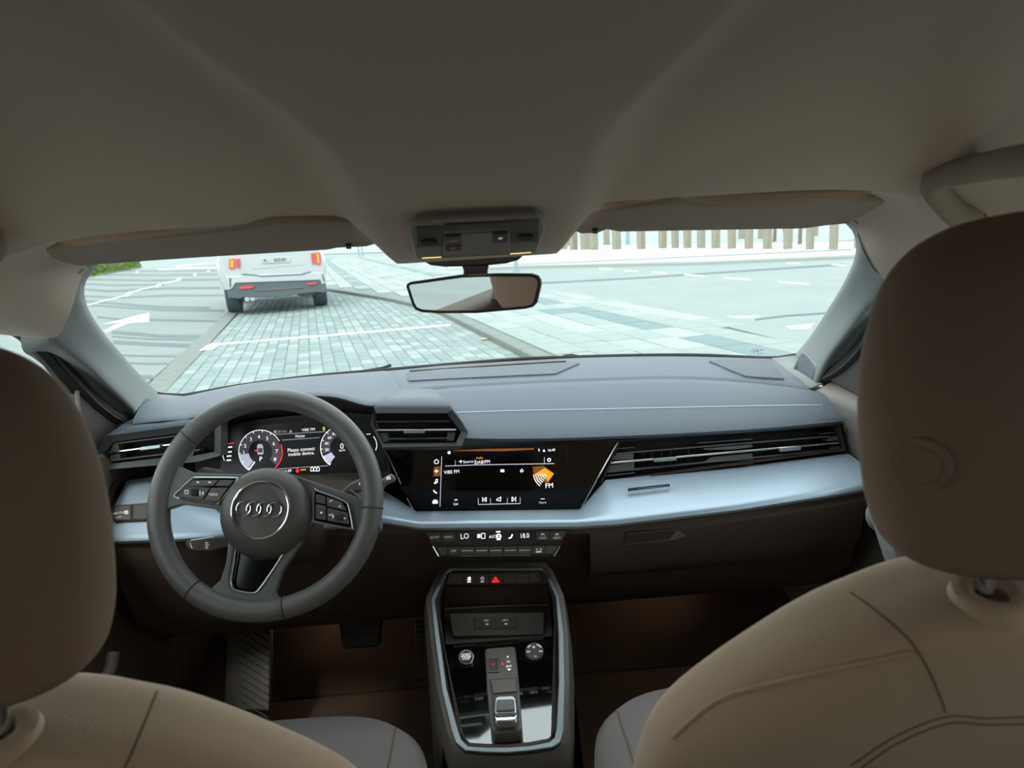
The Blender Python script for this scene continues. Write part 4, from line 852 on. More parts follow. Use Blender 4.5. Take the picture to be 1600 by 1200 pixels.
# =================================================================== SEATS
def superell(xc, yc, z, a, b, e=2.6, n=40, tilt=0.):
    out = []
    for j in range(n):
        t = 2*math.pi*j/n; c, s = math.cos(t), math.sin(t)
        out.append(V((xc+a*math.copysign(abs(c)**(2/e), c), yc+b*math.copysign(abs(s)**(2/e), s), z+tilt*b*s)))
    return out
def seat(side, label, dz, hz, dy):
    xc = side*.37 if side > 0 else -.374
    t = thing('car_seat', label, 'car seat', (xc, .72+dy, .21), group='front seats')
    # backrest
    tab = [(.42, .66, .255, .075), (.50, .63, .26, .085), (.60, .585, .263, .085), (.70, .535, .264, .08), (.77, .50, .262, .075), (.815, .48, .252, .070), (.85, .466, .228, .066), (.885, .455, .190, .062), (.91, .446, .160, .058), (.925, .440, .135, .054), (.936, .437, .108, .05), (.943, .435, .08, .04), (.946, .435, .04, .02), (.947, .435, .012, .008)]
    bk = loft('backrest', thick([superell(xc, y+dy, z+dz, a, b, 2.8, 64, tilt=.08) for z, y, a, b in tab], 53), M_SEAT, t, closed=True, cap=True, ang=80)
    # cushion
    ct = [(.30, .70, .25, .22, 4), (.40, .70, .262, .24, 4), (.455, .70, .265, .255, 4), (.485, .705, .262, .255, 4), (.503, .71, .245, .24, 4), (.508, .715, .19, .18, 3.5), (.498, .72, .10, .10, 3)]
    cu = loft('cushion', [superell(xc, y+.0, z+dz*.0+.012*0, a, b, e, 56) for z, y, a, b, e in ct], M_CUSH, t, closed=True, cap=True, ang=80)
    box('seat_base', (xc, .70, .255), (.40, .40, .13), M_BLACK, t, bevel=.02)
    # headrest
    ht = [(-.108, .0, .055, .025), (-.104, .0, .083, .040), (-.09, -.002, .105, .050), (-.06, -.004, .118, .056), (-.02, -.006, .125, .058), (.02, -.005, .127, .056), (.055, -.003, .123, .052), (.085, .0, .112, .046), (.105, .003, .094, .038), (.118, .005, .068, .026), (.124, .006, .036, .014), (.1255, .006, .013, .006)]
    hy = .432+dy
    hr = loft('headrest', thick([superell(xc, hy+y, hz+z, a, b, 2.5, 72) for z, y, a, b in ht], 56), M_HREST, t, closed=True, cap=True, ang=80)
    return t, bk, cu, hr, xc
for side, lb, dz, hz, dy in ((1, 'right front seat with its tall raised headrest', .0, 1.068, .0), (-1, 'left front seat with its lowered headrest, nearest the steering wheel', -.04, 1.035, .0)):
    t, bk, cu, hr, xc = seat(side, lb, dz, hz, dy)
    topz = .945+dz
    for sx in (-1, 1):
        px_ = xc+sx*.045
        tube('headrest_post', [V((px_, .425, hz-.085)), V((px_, .41, topz-.04))], .0065, M_CHROME, t, n=14)
        sl = [superell(px_, .412, topz+z, a, b, 2, 28, tilt=.22) for z, a, b in ((-.014, .025, .023), (-.004, .026, .024), (.002, .024, .022), (.004, .018, .016), (.003, .012, .011), (.0, .010, .009))]
        loft('post_sleeve', sl, M_SEAT, t, closed=True, ang=50)
    tb = bvh(bk); th = bvh(hr); tcu = bvh(cu)
    if side > 0:
        seam('seam', tb, [(1330, 926), (1350, 940), (1385, 968), (1425, 1005), (1455, 1055), (1478, 1112)], .0008, M_SEAM, bk, lift=.0)
        seam('piping', tb, [(1052, 1152), (1075, 1130), (1130, 1090), (1230, 1062), (1330, 1040), (1425, 1020)], .002, M_SEAT, bk, lift=.0008)
        seam('seam', tb, [(1330, 1196), (1400, 1150), (1478, 1120), (1540, 1122), (1600, 1120)], .0008, M_SEAM, bk)
        seam('seam', tb, [(1345, 1200), (1405, 1160), (1482, 1130), (1540, 1132), (1600, 1131)], .0008, M_SEAM, bk)
        seam('cushion_seam', tcu, [(960, 1088), (968, 1125), (980, 1160), (992, 1200)], .0016, M_SEAM, cu)
        p, nn = hit(th, 1437, 725)
        if p is not None:
            fh = Fr(p, (1, 0, 0), nn if nn.dot(CAMP-p) > 0 else -nn); 
            for r0, n0, n1 in ((.0175, -.004, .0022), (.0125, .0, .0036)):
                prism('headrest_button', [fh.p(r0*math.cos(2*math.pi*j/28), r0*math.sin(2*math.pi*j/28), n1) for j in range(28)], fh.N*(n0-n1), M_HREST, hr, bevel=.0014)
    else:
        seam('seam', tb, [(246, 1080), (236, 1105), (222, 1140), (205, 1180), (195, 1200)], .0008, M_SEAM, bk)
        seam('cushion_seam', tcu, [(616, 1088), (620, 1120), (614, 1160), (606, 1200)], .0016, M_SEAM, cu)
# rear bench, seen in the mirror
rb = thing('rear_bench', 'dark rear bench seen only in the mirror', 'car seat', (0, -.9, .2))
loft('cushion', [superell(0, -.55, z, a, b, 5, 40) for z, a, b in ((.25, .60, .26), (.45, .62, .28), (.50, .58, .25))], M_CUSH, rb, closed=True, cap=True)
loft('backrest', [superell(0, y, z, a, b, 5, 40) for z, y, a, b in ((.45, -.85, .60, .08), (.80, -.98, .60, .08), (.86, -1.0, .57, .05))], M_CUSH, rb, closed=True, cap=True)

# =================================================================== VISORS, MIRROR, OVERHEAD CONSOLE, HANDLES
FRQ = Fr((0, .88, 1.206), (1, 0, 0), (0, -.19, -.98))
for P, lb in (([(70, 391), (160, 380), (250, 371), (385, 358), (405, 353), (430, 349), (545, 345.5), (575, 353), (596, 372), (592, 381), (575, 386), (530, 388), (515, 391), (300, 404), (125, 416), (80, 408)], 'left sun visor folded up above the steering wheel'),
              ([(888, 358), (895, 346), (925, 331), (1050, 316.5), (1065, 316), (1085, 319.5), (1110, 321), (1240, 317), (1385, 314), (1397, 318), (1360, 338), (1335, 349), (1290, 353), (1255, 358), (965, 363), (948, 360), (935, 365), (905, 366)], 'right sun visor folded up above the passenger pad')):
    t = thing('sun_visor', lb, 'sun visor', FRQ.px(*P[-3]), group='sun visors')
    panel('visor_panel', FRQ, P, -.016, .0, M_VISOR, t, bevel=.005, seg=3)
    q = (545, 386) if P[0][0] < 500 else (930, 362)
    panel('visor_clip', FRQ, [(q[0]-4, q[1]-2), (q[0]+4, q[1]-2), (q[0]+4, q[1]+3), (q[0]-4, q[1]+3)], -.004, .003, M_RUBBER, t)
def ch(x, y): return (630+x/6.957, 330+y/6.957)
def hq(pts): return [ch(*p) for p in pts]
FRO = Fr((0, .80, 1.186), (1, 0, 0), (0, -.26, -.966))
oc = thing('overhead_console', 'grey overhead lamp console with amber lit edge above the mirror', 'overhead console', FRO.px(745, 370))
body = hq([(66, 200), (85, 160), (130, 130), (300, 100), (1450, 48), (1510, 80), (1535, 150), (1530, 230), (1455, 440), (1400, 450), (210, 515), (135, 500)])
panel('housing', FRO, shrink(body, -2), -.03, .0, M_OHC, oc, bevel=.003)
panel('face', FRO, body, -.002, .003, M_OHC, oc, bevel=.0015)
for P in ([(140, 185), (440, 160), (430, 260), (410, 425), (170, 430)], [(1160, 110), (1440, 90), (1475, 160), (1440, 370), (1190, 380), (1180, 230)], [(445, 158), (1150, 110), (1160, 200), (800, 222), (445, 245)]):
    g_ = panel('ribbed_panel', FRO, hq(P), .001, .004, M_OHC, oc)
    x0 = min(p[0] for p in P)+15; x1 = max(p[0] for p in P)-15; y0 = min(p[1] for p in P)+28; y1 = max(p[1] for p in P)-32
    sl_ = -(.045 if P[0][0] == 445 else .04)
    n_ = int((x1-x0)/24)
    for i in range(n_+1):
        x = x0+(x1-x0)*i/n_; yy = (x-x0)*sl_
        panel('rib', FRO, hq([(x, y0+yy+(15 if P[0][0] == 445 else 0)), (x+9, y0+yy+(15 if P[0][0] == 445 else 0)), (x+9, y1+yy+(12 if P[0][0] == 445 else 0)), (x, y1+yy+(12 if P[0][0] == 445 else 0))]), .003, .0052, M_GRILLD, g_, smooth=False)
for x, y in ((275, 350), (1330, 296)):
    e_ = [FRO.px(*ch(x+88*math.cos(k*math.pi/12), y+24*math.sin(k*math.pi/12)), .007) for k in range(24)]
    lp = prism('lamp_switch', e_, FRO.N*-.005, M_RUBBER, oc, bevel=.0006)
panel('switch_panel', FRO, hq([(440, 285), (470, 265), (1130, 225), (1155, 245), (1160, 440), (1130, 462), (440, 490)]), .002, .0055, M_OHC, oc, bevel=.001)
for P, s, m in (([(465, 285), (630, 272), (628, 370), (460, 378)], 'FRONT', M_PRINT), ([(460, 384), (628, 376), (625, 430), (458, 438)], 'OFF', M_RED), ([(970, 255), (1140, 244), (1145, 340), (975, 350)], '', M_PRINT)):
    b_ = panel('button', FRO, hq(P), .004, .0075, M_CONSD, oc, bevel=.0008); cx = sum(p[0] for p in P)/4; cy = sum(p[1] for p in P)/4
    if s: text(FRO, s, *ch(cx, cy), 3, m, b_, n=.0082)
    else: flat('lamp_icon', FRO, [hq([(1035, 288), (1080, 284), (1080, 304), (1035, 308)])], .0082, M_PRINT, b_)
M_GLOW = mat('amber_light', (255, 215, 140), .4, emit=1.3)
tube('light_strip', [FRO.px(*ch(205, 508), .003), FRO.px(*ch(415, 497), .003)], .0007, M_GLOW, oc, n=6)
tube('light_strip', [FRO.px(*ch(1165, 462), .003), FRO.px(*ch(1390, 446), .003)], .0007, M_GLOW, oc, n=6)
tube('edge_strip', [FRO.px(*ch(420, 498), .003), FRO.px(*ch(1160, 463), .003)], .001, M_BEIGE, oc, n=6)
mr = thing('rear_view_mirror', 'black rimmed rear-view mirror hanging below the overhead console', 'mirror', PY(742, 418, .93))
FRM = Fr(PY(740, 459, .93), (1, 0, 0), (-.405, -.911, -.080))
MB_ = hq([(33, 820), (42, 790), (75, 770), (640, 692), (1000, 680), (1390, 682), (1460, 705), (1490, 755), (1490, 810), (1445, 1000), (1410, 1040), (1330, 1062), (800, 1108), (400, 1110), (200, 1098), (130, 1070), (95, 1010)])
loft('back_shell', [[FRM.px(x, y, n) for x, y in shrink(MB_, d)] for d, n in ((0, .001), (.6, -.004), (4, -.012), (14, -.018))], M_BLACK, mr, closed=True, cap=True)
panel('bezel', FRM, shrink(MB_, 1.0), -.002, .001, M_BEIGE, mr, bevel=.0006)
ring('rim', FRM, MB_, shrink(MB_, 3.2), -.004, .003, M_BLACK, mr, bevel=.001)
panel('mirror_glass', FRM, shrink(MB_, 4.4), .0, .0016, M_MIRROR, mr, smooth=False)
FRM2 = Fr(PY(742, 420, .95), (1, 0, 0), (0, -1, 0))
panel('neck', FRM2, hq([(630, 590), (940, 590), (915, 640), (925, 700), (650, 705), (660, 640)]), -.03, .0, M_BLACK, mr, bevel=.006, seg=3)
panel('sensor_cover', FRM2, hq([(215, 520), (1330, 460), (1255, 530), (1120, 570), (800, 600), (450, 605), (300, 588), (245, 560)]), -.08, .0, M_BLACK, mr, bevel=.008, seg=3)
for side, lb in ((1, 'right grab handle on the headliner above the passenger headrest'), (-1, 'left grab handle on the headliner at the left picture edge')):
    gp = [PY(1522, 336, .80), PY(1500, 338, .79), PY(1478, 318, .775), PY(1456, 288, .75), PY(1470, 276, .735), PY(1530, 262, .68), PY(1600, 250, .60)]
    e0 = gp[-1]+(gp[-1]-gp[-2])*1.4; e1 = e0+V((.03, -.03, -.03)); gp += [e0, e1, e1+V((.03, -.01, -.02))]
    if side < 0: gp = mir(gp)
    t = thing('grab_handle', lb, 'grab handle', gp[0], group='grab handles')
    pts = crom(gp, 50)
    tube('grip', pts, .0115, M_VISOR, t, n=14, up=(0, 0, 1), flatk=1.3)
    for q in (gp[0], gp[-1]): tube('foot', [q, q+V((side*.02, .01, .004))], .013, M_VISOR, t, n=12)

# =================================================================== OUTSIDE
def ground(name, pix, z, m, parent=None, th=.02, **k): return prism(name, [PZ(x, y, z) for x, y in pix], (0, 0, -th), m, parent, smooth=False, **k)
gd = box('ground', (0, 120, -.06), (700, 500, .08), M_ROAD2); tag(gd, 'pale paved ground reaching far into the distance', 'ground', kind='structure')
rd = prism('road', [V((-60, -5, -.02)), V((-3.2, -5, -.02)), V((-3.2, 6.6, -.02)), V((-4.9, 13.8, -.02)), V((-9.5, 33, -.02)), V((-12, 60, -.02)), V((-90, 60, -.02))], (0, 0, .018), M_ROAD, smooth=False)
tag(rd, 'pale striped road left of the parking bay', 'road', kind='structure')
def c3(x, y): return (100+x/5.714, 390+y/5.714)
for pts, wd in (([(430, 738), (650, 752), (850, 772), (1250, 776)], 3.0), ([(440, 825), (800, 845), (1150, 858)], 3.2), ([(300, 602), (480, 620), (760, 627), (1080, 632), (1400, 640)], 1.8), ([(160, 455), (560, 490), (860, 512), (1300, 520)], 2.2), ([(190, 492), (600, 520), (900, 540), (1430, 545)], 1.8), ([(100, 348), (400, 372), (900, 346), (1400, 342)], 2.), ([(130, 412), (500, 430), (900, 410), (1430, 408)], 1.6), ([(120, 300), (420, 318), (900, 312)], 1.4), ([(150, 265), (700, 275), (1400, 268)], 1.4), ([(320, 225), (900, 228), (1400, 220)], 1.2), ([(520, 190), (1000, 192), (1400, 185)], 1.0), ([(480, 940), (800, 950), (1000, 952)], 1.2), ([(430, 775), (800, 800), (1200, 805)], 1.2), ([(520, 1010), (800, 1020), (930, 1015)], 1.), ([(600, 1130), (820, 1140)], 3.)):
    for q in linepoly([c3(*p) for p in pts], wd*1.7): ground('shadow_band', q, .002, M_BAND, rd, th=.006)  # dark strips laid over the road as painted shadow lines
for pts, wd in (([(195, 500), (330, 462), (545, 412), (560, 408)], 1.6), ([(550, 412), (600, 380)], 4.2), ([(605, 378), (700, 352), (820, 325)], 1.5), ([(822, 328), (862, 308)], 4), ([(865, 304), (1010, 275)], 1.3), ([(1010, 274), (1045, 258)], 4), ([(1155, 228), (1182, 218)], 3.4), ([(1280, 194), (1303, 188)], 2.6), ([(640, 205), (660, 196)], 2.6), ([(840, 178), (1100, 165), (1420, 160)], 1.6), ([(1000, 150), (1400, 108)], 2.4)):
    for q in linepoly([c3(*p) for p in pts], wd): ground('painted_line', q, .004, M_PAINT, rd, th=.006)
ground('painted_arrow', [c3(*p) for p in [(345, 665), (520, 622), (760, 562), (760, 643), (592, 652), (375, 742), (350, 722), (520, 645)]], .004, M_PAINT, rd, th=.006)

# parking bay of small setts
BA = R(13.2); bA = V((-math.sin(BA), math.cos(BA), 0)); bB = V((math.cos(BA), math.sin(BA), 0)); B0 = V((-2.815, 6.109, 0))
def bp3(u, v, z=0): p = B0+bB*u+bA*v; return V((p.x, p.y, z))
def pix(p):
    c = MW.transposed() @ (V(p)-CAMP); return (800+FPX*c.x/-c.z, 600-FPX*c.y/-c.z) if c.z < -.01 else (-1, -1)
bay = prism('parking_bay', [bp3(-.02, -3.5, -.003), bp3(3.6, -3.5, -.003), bp3(3.6, 16, -.003), bp3(-.02, 16, -.003)], (0, 0, -.01), M_JOINT, smooth=False)
tag(bay, 'parking bay paved with small grey setts, under the white car', 'parking bay', kind='structure')
SW, SL, GAP = .125, .25, .008
def sett_mesh(w_, l_, g, h, m, nm):
    a, b, c = w_/2-g/2, l_/2-g*.9, .005
    vs = []
    for z, i in ((-.02, 0), (h-c, 0), (h, c)): vs += [bB*sx*(a-i)+bA*sy*(b-i)+V((0, 0, z)) for sx, sy in ((-1, -1), (1, -1), (1, 1), (-1, 1))]
    fs = [(8, 9, 10, 11)]+[(k*4+i, k*4+(i+1) % 4, k*4+4+(i+1) % 4, k*4+4+i) for k in (0, 1) for i in range(4)]
    me = bpy.data.meshes.new(nm); me.from_pydata([tuple(v) for v in vs], [], fs); me.materials.append(m); return me
cand = []
for i in range(27):
    for j in range(-14, 62):
        u = (i+.5)*SW; v = (j+(.5 if i % 2 else 0)+.5)*SL
        p = bp3(u, v); x, y = pix(p)
        vis = 225 < x < 830 and 440 < y < 618 and not (y > 600 and x > 400) and not (y > 586 and x > 520)
        ub = 3.25 if v < 4.5 else 3.25-.6*((v-4.5)/4)**1.2
        cand.append((0 if vis and u < ub else 1, p.y, u, v))
cand.sort()
setts = [sett_mesh(SW, SL, GAP, .004, m, 'paving_sett') for m in M_PAVE]
for k, (hid, _, u, v) in enumerate(cand[:300]):
    o = bpy.data.objects.new('paving_sett', setts[random.choice((0, 0, 1, 1, 2))]); o.location = bp3(u, v, random.uniform(-.003, .003)); o.parent = bay; COL.objects.link(o)
def bulk(name, items, meshes_mats, w_, l_, z, parent, g):
    vs = []; fs = []; mi = []
    for u, v, k in items:
        b = len(vs); a, c = w_/2-g/2, l_/2-g*.9
        for zz, i in ((z-.02, 0), (z, .004)): vs += [bp3(u+sx*(a-i), v+sy*(c-i), zz) for sx, sy in ((-1, -1), (1, -1), (1, 1), (-1, 1))]
        fs += [(b+4, b+5, b+6, b+7)]+[(b+i, b+(i+1) % 4, b+4+(i+1) % 4, b+4+i) for i in range(4)]; mi += [k]*5
    o = obj(name, vs, fs, meshes_mats[0], parent, smooth=False, clean=False)
    for m in meshes_mats[1:]: o.data.materials.append(m)
    o.data.polygons.foreach_set('material_index', mi); o['kind'] = 'stuff'; return o
bulk('distant_setts', [(u, v, random.choice((0, 0, 1, 1, 2))) for _, _, u, v in cand[300:]], M_PAVE, SW, SL, .004, bay, GAP)
es = ground('edge_strip', [(196, 650), (230, 602), (286, 549), (355, 489), (369, 490), (318, 547), (253, 618), (215, 660)], .006, M_KERB, bay, th=.03)
for q in linepoly([(336, 538), (420, 531), (560, 520), (705, 507)], 2.6): ground('painted_line', q, .008, M_PAINT, bay, th=.006)
ground('painted_line', [(311, 547.5), (328, 537), (348, 535.5), (333, 546)], .010, M_PAINT, bay, th=.006)
# kerb
kb_pts = [bp3(3.25, -4), bp3(3.25, 0), bp3(3.25, 3), bp3(3.22, 4.5), bp3(2.98, 6.5), bp3(2.66, 8.3), bp3(2.2, 10.3), bp3(1.73, 12.3), bp3(1.0, 15), bp3(-.4, 20)]
kc = crom(kb_pts, 44)
kerb = thing('kerb', 'grey stone kerb curving along the right side of the parking bay', 'kerb', kb_pts[1], kind='structure')
KZ = .07
for i in range(43):
    p, q = kc[i], kc[i+1]; d = (q-p).normalized(); s = V((d.y, -d.x, 0)); p = p+d*.006; q = q-d*.006
    if p.y < 4: continue
    sec = lambda c: [c+V((0, 0, -.03)), c+V((0, 0, KZ-.012)), c+s*.012+V((0, 0, KZ)), c+s*.13+V((0, 0, KZ)), c+s*.13+V((0, 0, -.03))]
    loft('kerb_stone', [sec(p), sec(q)], M_KERB, kerb, closed=True, cap=True, smooth=False)
# slab pavement right of the kerb
pv = prism('pavement', [p+V((.10, 0, KZ-.016)) for p in kc]+[V((30, 30, KZ-.016)), V((30, 2, KZ-.016))], (0, 0, -.03), M_JOINT, smooth=False)
tag(pv, 'pale slab pavement right of the parking bay', 'pavement', kind='structure')
PW, PL = .34, .68
def kerbu(v):
    best = 3.25
    for p in kc:
        dv = (p-B0).dot(bA)
        if dv <= v: best = (p-B0).dot(bB)
    return best
cand = []
for i in range(-34, 40):
    for j in range(-6, 70):
        off = ((i*7 % 5)*.37) % 1
        u = 1.4+(i+.5)*PW; v = (j+off)*PL
        if u-PW/2 < kerbu(v+PL/2)+.17 or u-PW/2 < kerbu(v-PL/2)+.17: continue
        p = bp3(u, v, KZ); x, y = pix(p)
        if not (470 < x < 1340 and 380 < y < 580): continue
        if y < interp([(470, 405), (600, 400), (740, 397), (741, 440), (800, 450), (870, 456), (940, 468), (1040, 484), (1160, 514), (1290, 546), (1400, 600)], x): continue
        cand.append((p.y, u, v, 3 if (i % 7 == 3 and (i+j) % 5 != 0) or (i*13+j*7) % 29 == 0 else random.choice((0, 1, 1, 2))))
cand.sort()
slabs = [sett_mesh(PW, PL, .008, KZ, m, 'paving_slab') for m in M_SLAB]
for _, u, v, k in cand[:300]:
    o = bpy.data.objects.new('paving_slab', slabs[k]); o.location = bp3(u, v, random.uniform(-.003, .003)); o.parent = pv; COL.objects.link(o)
if cand[300:]: bulk('distant_slabs', [(u, v, k) for _, u, v, k in cand[300:]], M_SLAB, PW, PL, KZ, pv, .008)
# cross road beyond
r2 = prism('road', [PZ(x, y, KZ-.002) for x, y in ((760, 425), (830, 421), (1100, 415), (1420, 402), (1420, 600), (1290, 548), (1160, 516), (1040, 486), (940, 470), (870, 459), (800, 454), (760, 450))], (0, 0, -.012), M_ROAD2, smooth=False)
tag(r2, 'smooth pale cross road beyond the slab pavement', 'road', kind='structure')
for q in ([(936, 418.5), (956, 420), (957, 421.5), (936, 420.5)], [(976, 421.5), (996, 423), (997, 424.5), (977, 423.5)], [(1017, 424), (1040, 426), (1043, 427.8), (1018, 426)], [(1068, 427.5), (1100, 430.5), (1101, 432), (1069, 430)], [(1131, 432.5), (1172, 436), (1173, 438), (1133, 435)], [(1214, 439), (1262, 442.5), (1264, 445), (1216, 442)], [(1228, 410), (1250, 411), (1251, 412.5), (1229, 412)], [(1300, 412.5), (1322, 413.8), (1320, 415.5), (1299, 414)], [(1134, 493.5), (1186, 493), (1186, 496), (1150, 497)], [(1226, 510), (1272, 505), (1266, 513), (1235, 514)]):
    ground('painted_dash', q, KZ+.003, M_PAINT, r2, th=.006)
for pts in ([(800, 444), (870, 441), (1000, 434), (1060, 430), (1150, 424), (1320, 413)], [(1180, 499), (1230, 493), (1290, 489)]):
    for q in linepoly(pts, 2.6): ground('asphalt_seam', q, KZ+.002, M_BAND, r2, th=.006)
fpv = prism('pavement', [PZ(x, y, KZ+.05) for x, y in ((700, 419), (760, 417), (830, 414), (1100, 408), (1420, 394), (1500, 374), (1200, 380), (900, 384), (760, 388), (700, 391))], (0, 0, -.06), M_PAVEW, smooth=False)
tag(fpv, 'bright white pavement strip in front of the bollards', 'pavement', kind='structure')
for q in linepoly([(740, 415), (870, 411), (1000, 405), (1150, 398), (1330, 390)], 1.3): ground('joint_line', q, KZ+.054, M_BAND, fpv, th=.006)
fg = ground('pavement', [(480, 398), (760, 389), (900, 385), (1200, 381), (1480, 376), (1480, 345), (1200, 357), (900, 366), (480, 388)], .04, M_SLAB[0], th=.02)
tag(fg, 'pale blue plaza ground behind the bollards', 'pavement', kind='structure')
# bollards
def c1(x, y): return (870+x/3.2, 340+y/3.2)
bol = [(33, 160, 20), (60, 140, 14), (85, 162, 20), (143, 160, 24), (187, 162, 22), (300, 160, 24), (422, 158, 24), (530, 154, 24), (592, 153, 22), (653, 153, 24), (722, 153, 26), (795, 154, 28), (875, 156, 28), (960, 157, 30), (1053, 158, 32), (1155, 158, 34), (1265, 160, 32), (1383, 160, 36), (1507, 152, 34), (250, 135, 14), (925, 105, 18), (1022, 105, 18), (1290, 90, 18)]
for k, (x, y, wd) in enumerate(sorted(bol)):
    p = PZ(*c1(x, y), .11 if y > 139 else .04); wm = max(.14, (PZ(*c1(x+wd/2, y), .1)-PZ(*c1(x-wd/2, y), .1)).length*.68)
    t = thing('bollard', 'square stone bollard in the row beyond the road, number %d counted from the mirror side' % (k+1), 'bollard', p, group='stone bollards beyond the road')
    t['label'] = 'square stone bollard, %s from the left in the row beyond the road' % ('first,second,third,fourth,fifth,sixth,seventh,eighth,ninth,tenth,eleventh,twelfth,thirteenth,fourteenth,fifteenth,sixteenth,seventeenth,eighteenth,nineteenth,twentieth,twenty-first,twenty-second,twenty-third'.split(',')[k])
    box('shaft', p+V((0, 0, .7)), (wm, wm, 1.4), M_BOLL, t, rot=Matrix.Rotation(R(28), 3, 'Z'), bevel=.015)
    box('cap', p+V((0, 0, 1.43)), (wm*1.12, wm*1.12, .06), M_BOLL, t, rot=Matrix.Rotation(R(28), 3, 'Z'), bevel=.015)
# young trees with supports, posts
for k, (x, y, nm) in enumerate(((1090, 118, 'young tree trunk left of the tallest bollards'), (1215, 140, 'staked young tree between two bollards at the right'))):
    p = PZ(*c1(x, y), .06); t = thing('young_tree', nm, 'tree', p, group='young trees behind the bollards')
    tube('trunk', [p, p+V((.03, 0, 1.2)), p+V((-.02, 0, 3.2))], [.07, .06, .04], M_TREE, t, n=8)
    for a in (0, 2.1, 4.2): tube('stake', [p+V((.5*math.cos(a), .5*math.sin(a), 0)), p+V((.08*math.cos(a), .08*math.sin(a), 1.8))], .035, M_TREE, t, n=6)
    for a in range(5): tube('branch', [p+V((-.01, 0, 2.6)), p+V((.7*math.cos(a*1.26), .7*math.sin(a*1.26), 3.9))], [.03, .01], M_TREE, t, n=5)
pts_ = [((355, 138), .16, 1.5, 'slim blue grey post behind the bollards', (870, 3.2)), ]
p = PZ(981, 383, .06); t = thing('post', 'slim blue grey post standing behind the bollard row', 'post', p); tube('shaft', [p, p+V((0, 0, 1.9))], .11, M_BLUE, t, n=10); tube('foot_plate', [p, p+V((0, 0, .04))], .2, M_BLUE, t, n=12)
p = PZ(807, 424, .07); t = thing('post', 'blue grey post right of the mirror neck', 'post', p); tube('shaft', [p, p+V((0, 0, 1.6))], .055, M_BLUE, t, n=10); tube('foot_plate', [p, p+V((0, 0, .03))], .11, M_BLUE, t, n=12)
p = PZ(562, 401, .07); t = thing('post', 'pair of pale blue legs of a sign right of the white car', 'sign post', p)
for dx in (0, .28): tube('leg', [p+V((dx, 0, 0)), p+V((dx-.12, 0, 1.3))], .06, M_BLUE, t, n=8)
# hedge and grass
hd = []; fs = []
A_ = PZ(95, 441, 0); B_ = PZ(222, 418, 0)
dirn = (B_-A_).normalized(); sd_ = V((-dirn.y, dirn.x, 0))
for i in range(5200):
    t_ = random.random(); q = A_.lerp(B_, t_)+sd_*random.uniform(0, 3.2); hgt = random.uniform(.05, .8+.5*math.sin(t_*23)*.4)
    a = random.random()*6.28; s = random.uniform(.08, .17); u = V((math.cos(a), math.sin(a), random.uniform(-.4, .4)))*s; v = V((random.uniform(-.4, .4), random.uniform(-.4, .4), 1))*s
    b = len(hd); c = q+V((0, 0, hgt)); hd += [c-u, c-v*.5, c+u, c+v]; fs.append((b, b+1, b+2, b+3))
ho = obj('hedge', hd, fs, M_GRASS, smooth=False, clean=False); tag(ho, 'low green hedge at the far left edge of the road', 'hedge', kind='stuff')
hs = prism('trim_3', [A_+sd_*3.2, B_+sd_*3.2, B_, A_], (0, 0, .12), M_GRASS, smooth=False); tag(hs, 'green grass bed under the hedge at the far left', 'grass bed', kind='structure')
# dry leaf on the bay
p = PZ(756, 531, .01); lf = obj('dry_leaf', [p+V((-.05, 0, .004)), p+V((0, -.04, .012)), p+V((.06, .01, .006)), p+V((.01, .05, .02)), p+V((0, 0, .0))], [(0, 1, 4), (1, 2, 4), (2, 3, 4), (3, 0, 4)], mat('dry_leaf', (200, 150, 110), .8), solid=.002); tag(lf, 'orange dry leaf lying against the kerb below the mirror', 'leaf')

# bonnet edge and wipers
bn = thing('bonnet', 'pale edge of the car bonnet just showing over the dashboard', 'car bonnet', (0, 2, .85))
r0 = [p+V((0, .03, -.004)) for p in wsb]
def sight(p, y, lift): d = (p-CAMP); return CAMP+d*(y/d.y)+V((0, 0, lift))
loft('panel', [r0, [sight(p, p.y+.15, -.001) for p in wsb], [sight(p, p.y+.45, -.004) for p in wsb], [sight(p, p.y+.9, -.05) for p in wsb], [sight(p, p.y+1.1, -.25) for p in wsb]], M_SUV, bn, solid=.006)
for pts, lb in (([(560, 581.5, 1.80), (598, 575, 1.80), (611, 570.5, 1.80)], 'left wiper arm at the foot of the windscreen'), ([(880, 556.5, 1.82), (893, 555, 1.82), (912, 558.5, 1.82)], 'right wiper arm at the foot of the windscreen')):
    t = thing('wiper', lb, 'wiper', PY(*pts[0]), group='windscreen wipers'); q = L(pts); tube('arm', q, .004, M_RUBBER, t, n=6); tube('blade', [q[0]+V((0, .02, -.01)), q[1]+V((0, .02, -.01))], .006, M_RUBBER, t, n=6)

# =================================================================== WHITE SUV AHEAD
HA = R(14); cA = V((-math.sin(HA), math.cos(HA), 0)); cB = V((math.cos(HA), math.sin(HA), 0)); AX = V((-3.96, 14.1, .0))
FRZ = Fr(AX-cA*.95, cB, -cA)
def cs(x, y): return (340+x/5.714, 390+y/5.714)
def sq(pts): return [cs(*p) for p in pts]
suv = thing('white_car', 'white SUV with lit tail lamps parked ahead in the bay', 'car', AX)
def sec(n, wlo, whi, ztop, zsh=1.05, zb=.50):
    P = [(-wlo*.93, zb), (-wlo, .72), (-wlo, zsh-.12), (-wlo*.97, zsh), (-whi, ztop-.16), (-whi*.86, ztop-.03), (-whi*.4, ztop), (whi*.4, ztop), (whi*.86, ztop-.03), (whi, ztop-.16), (wlo*.97, zsh), (wlo, zsh-.12), (wlo, .72), (wlo*.93, zb)]
    return [FRZ.p(u, v, n) for u, v in P]
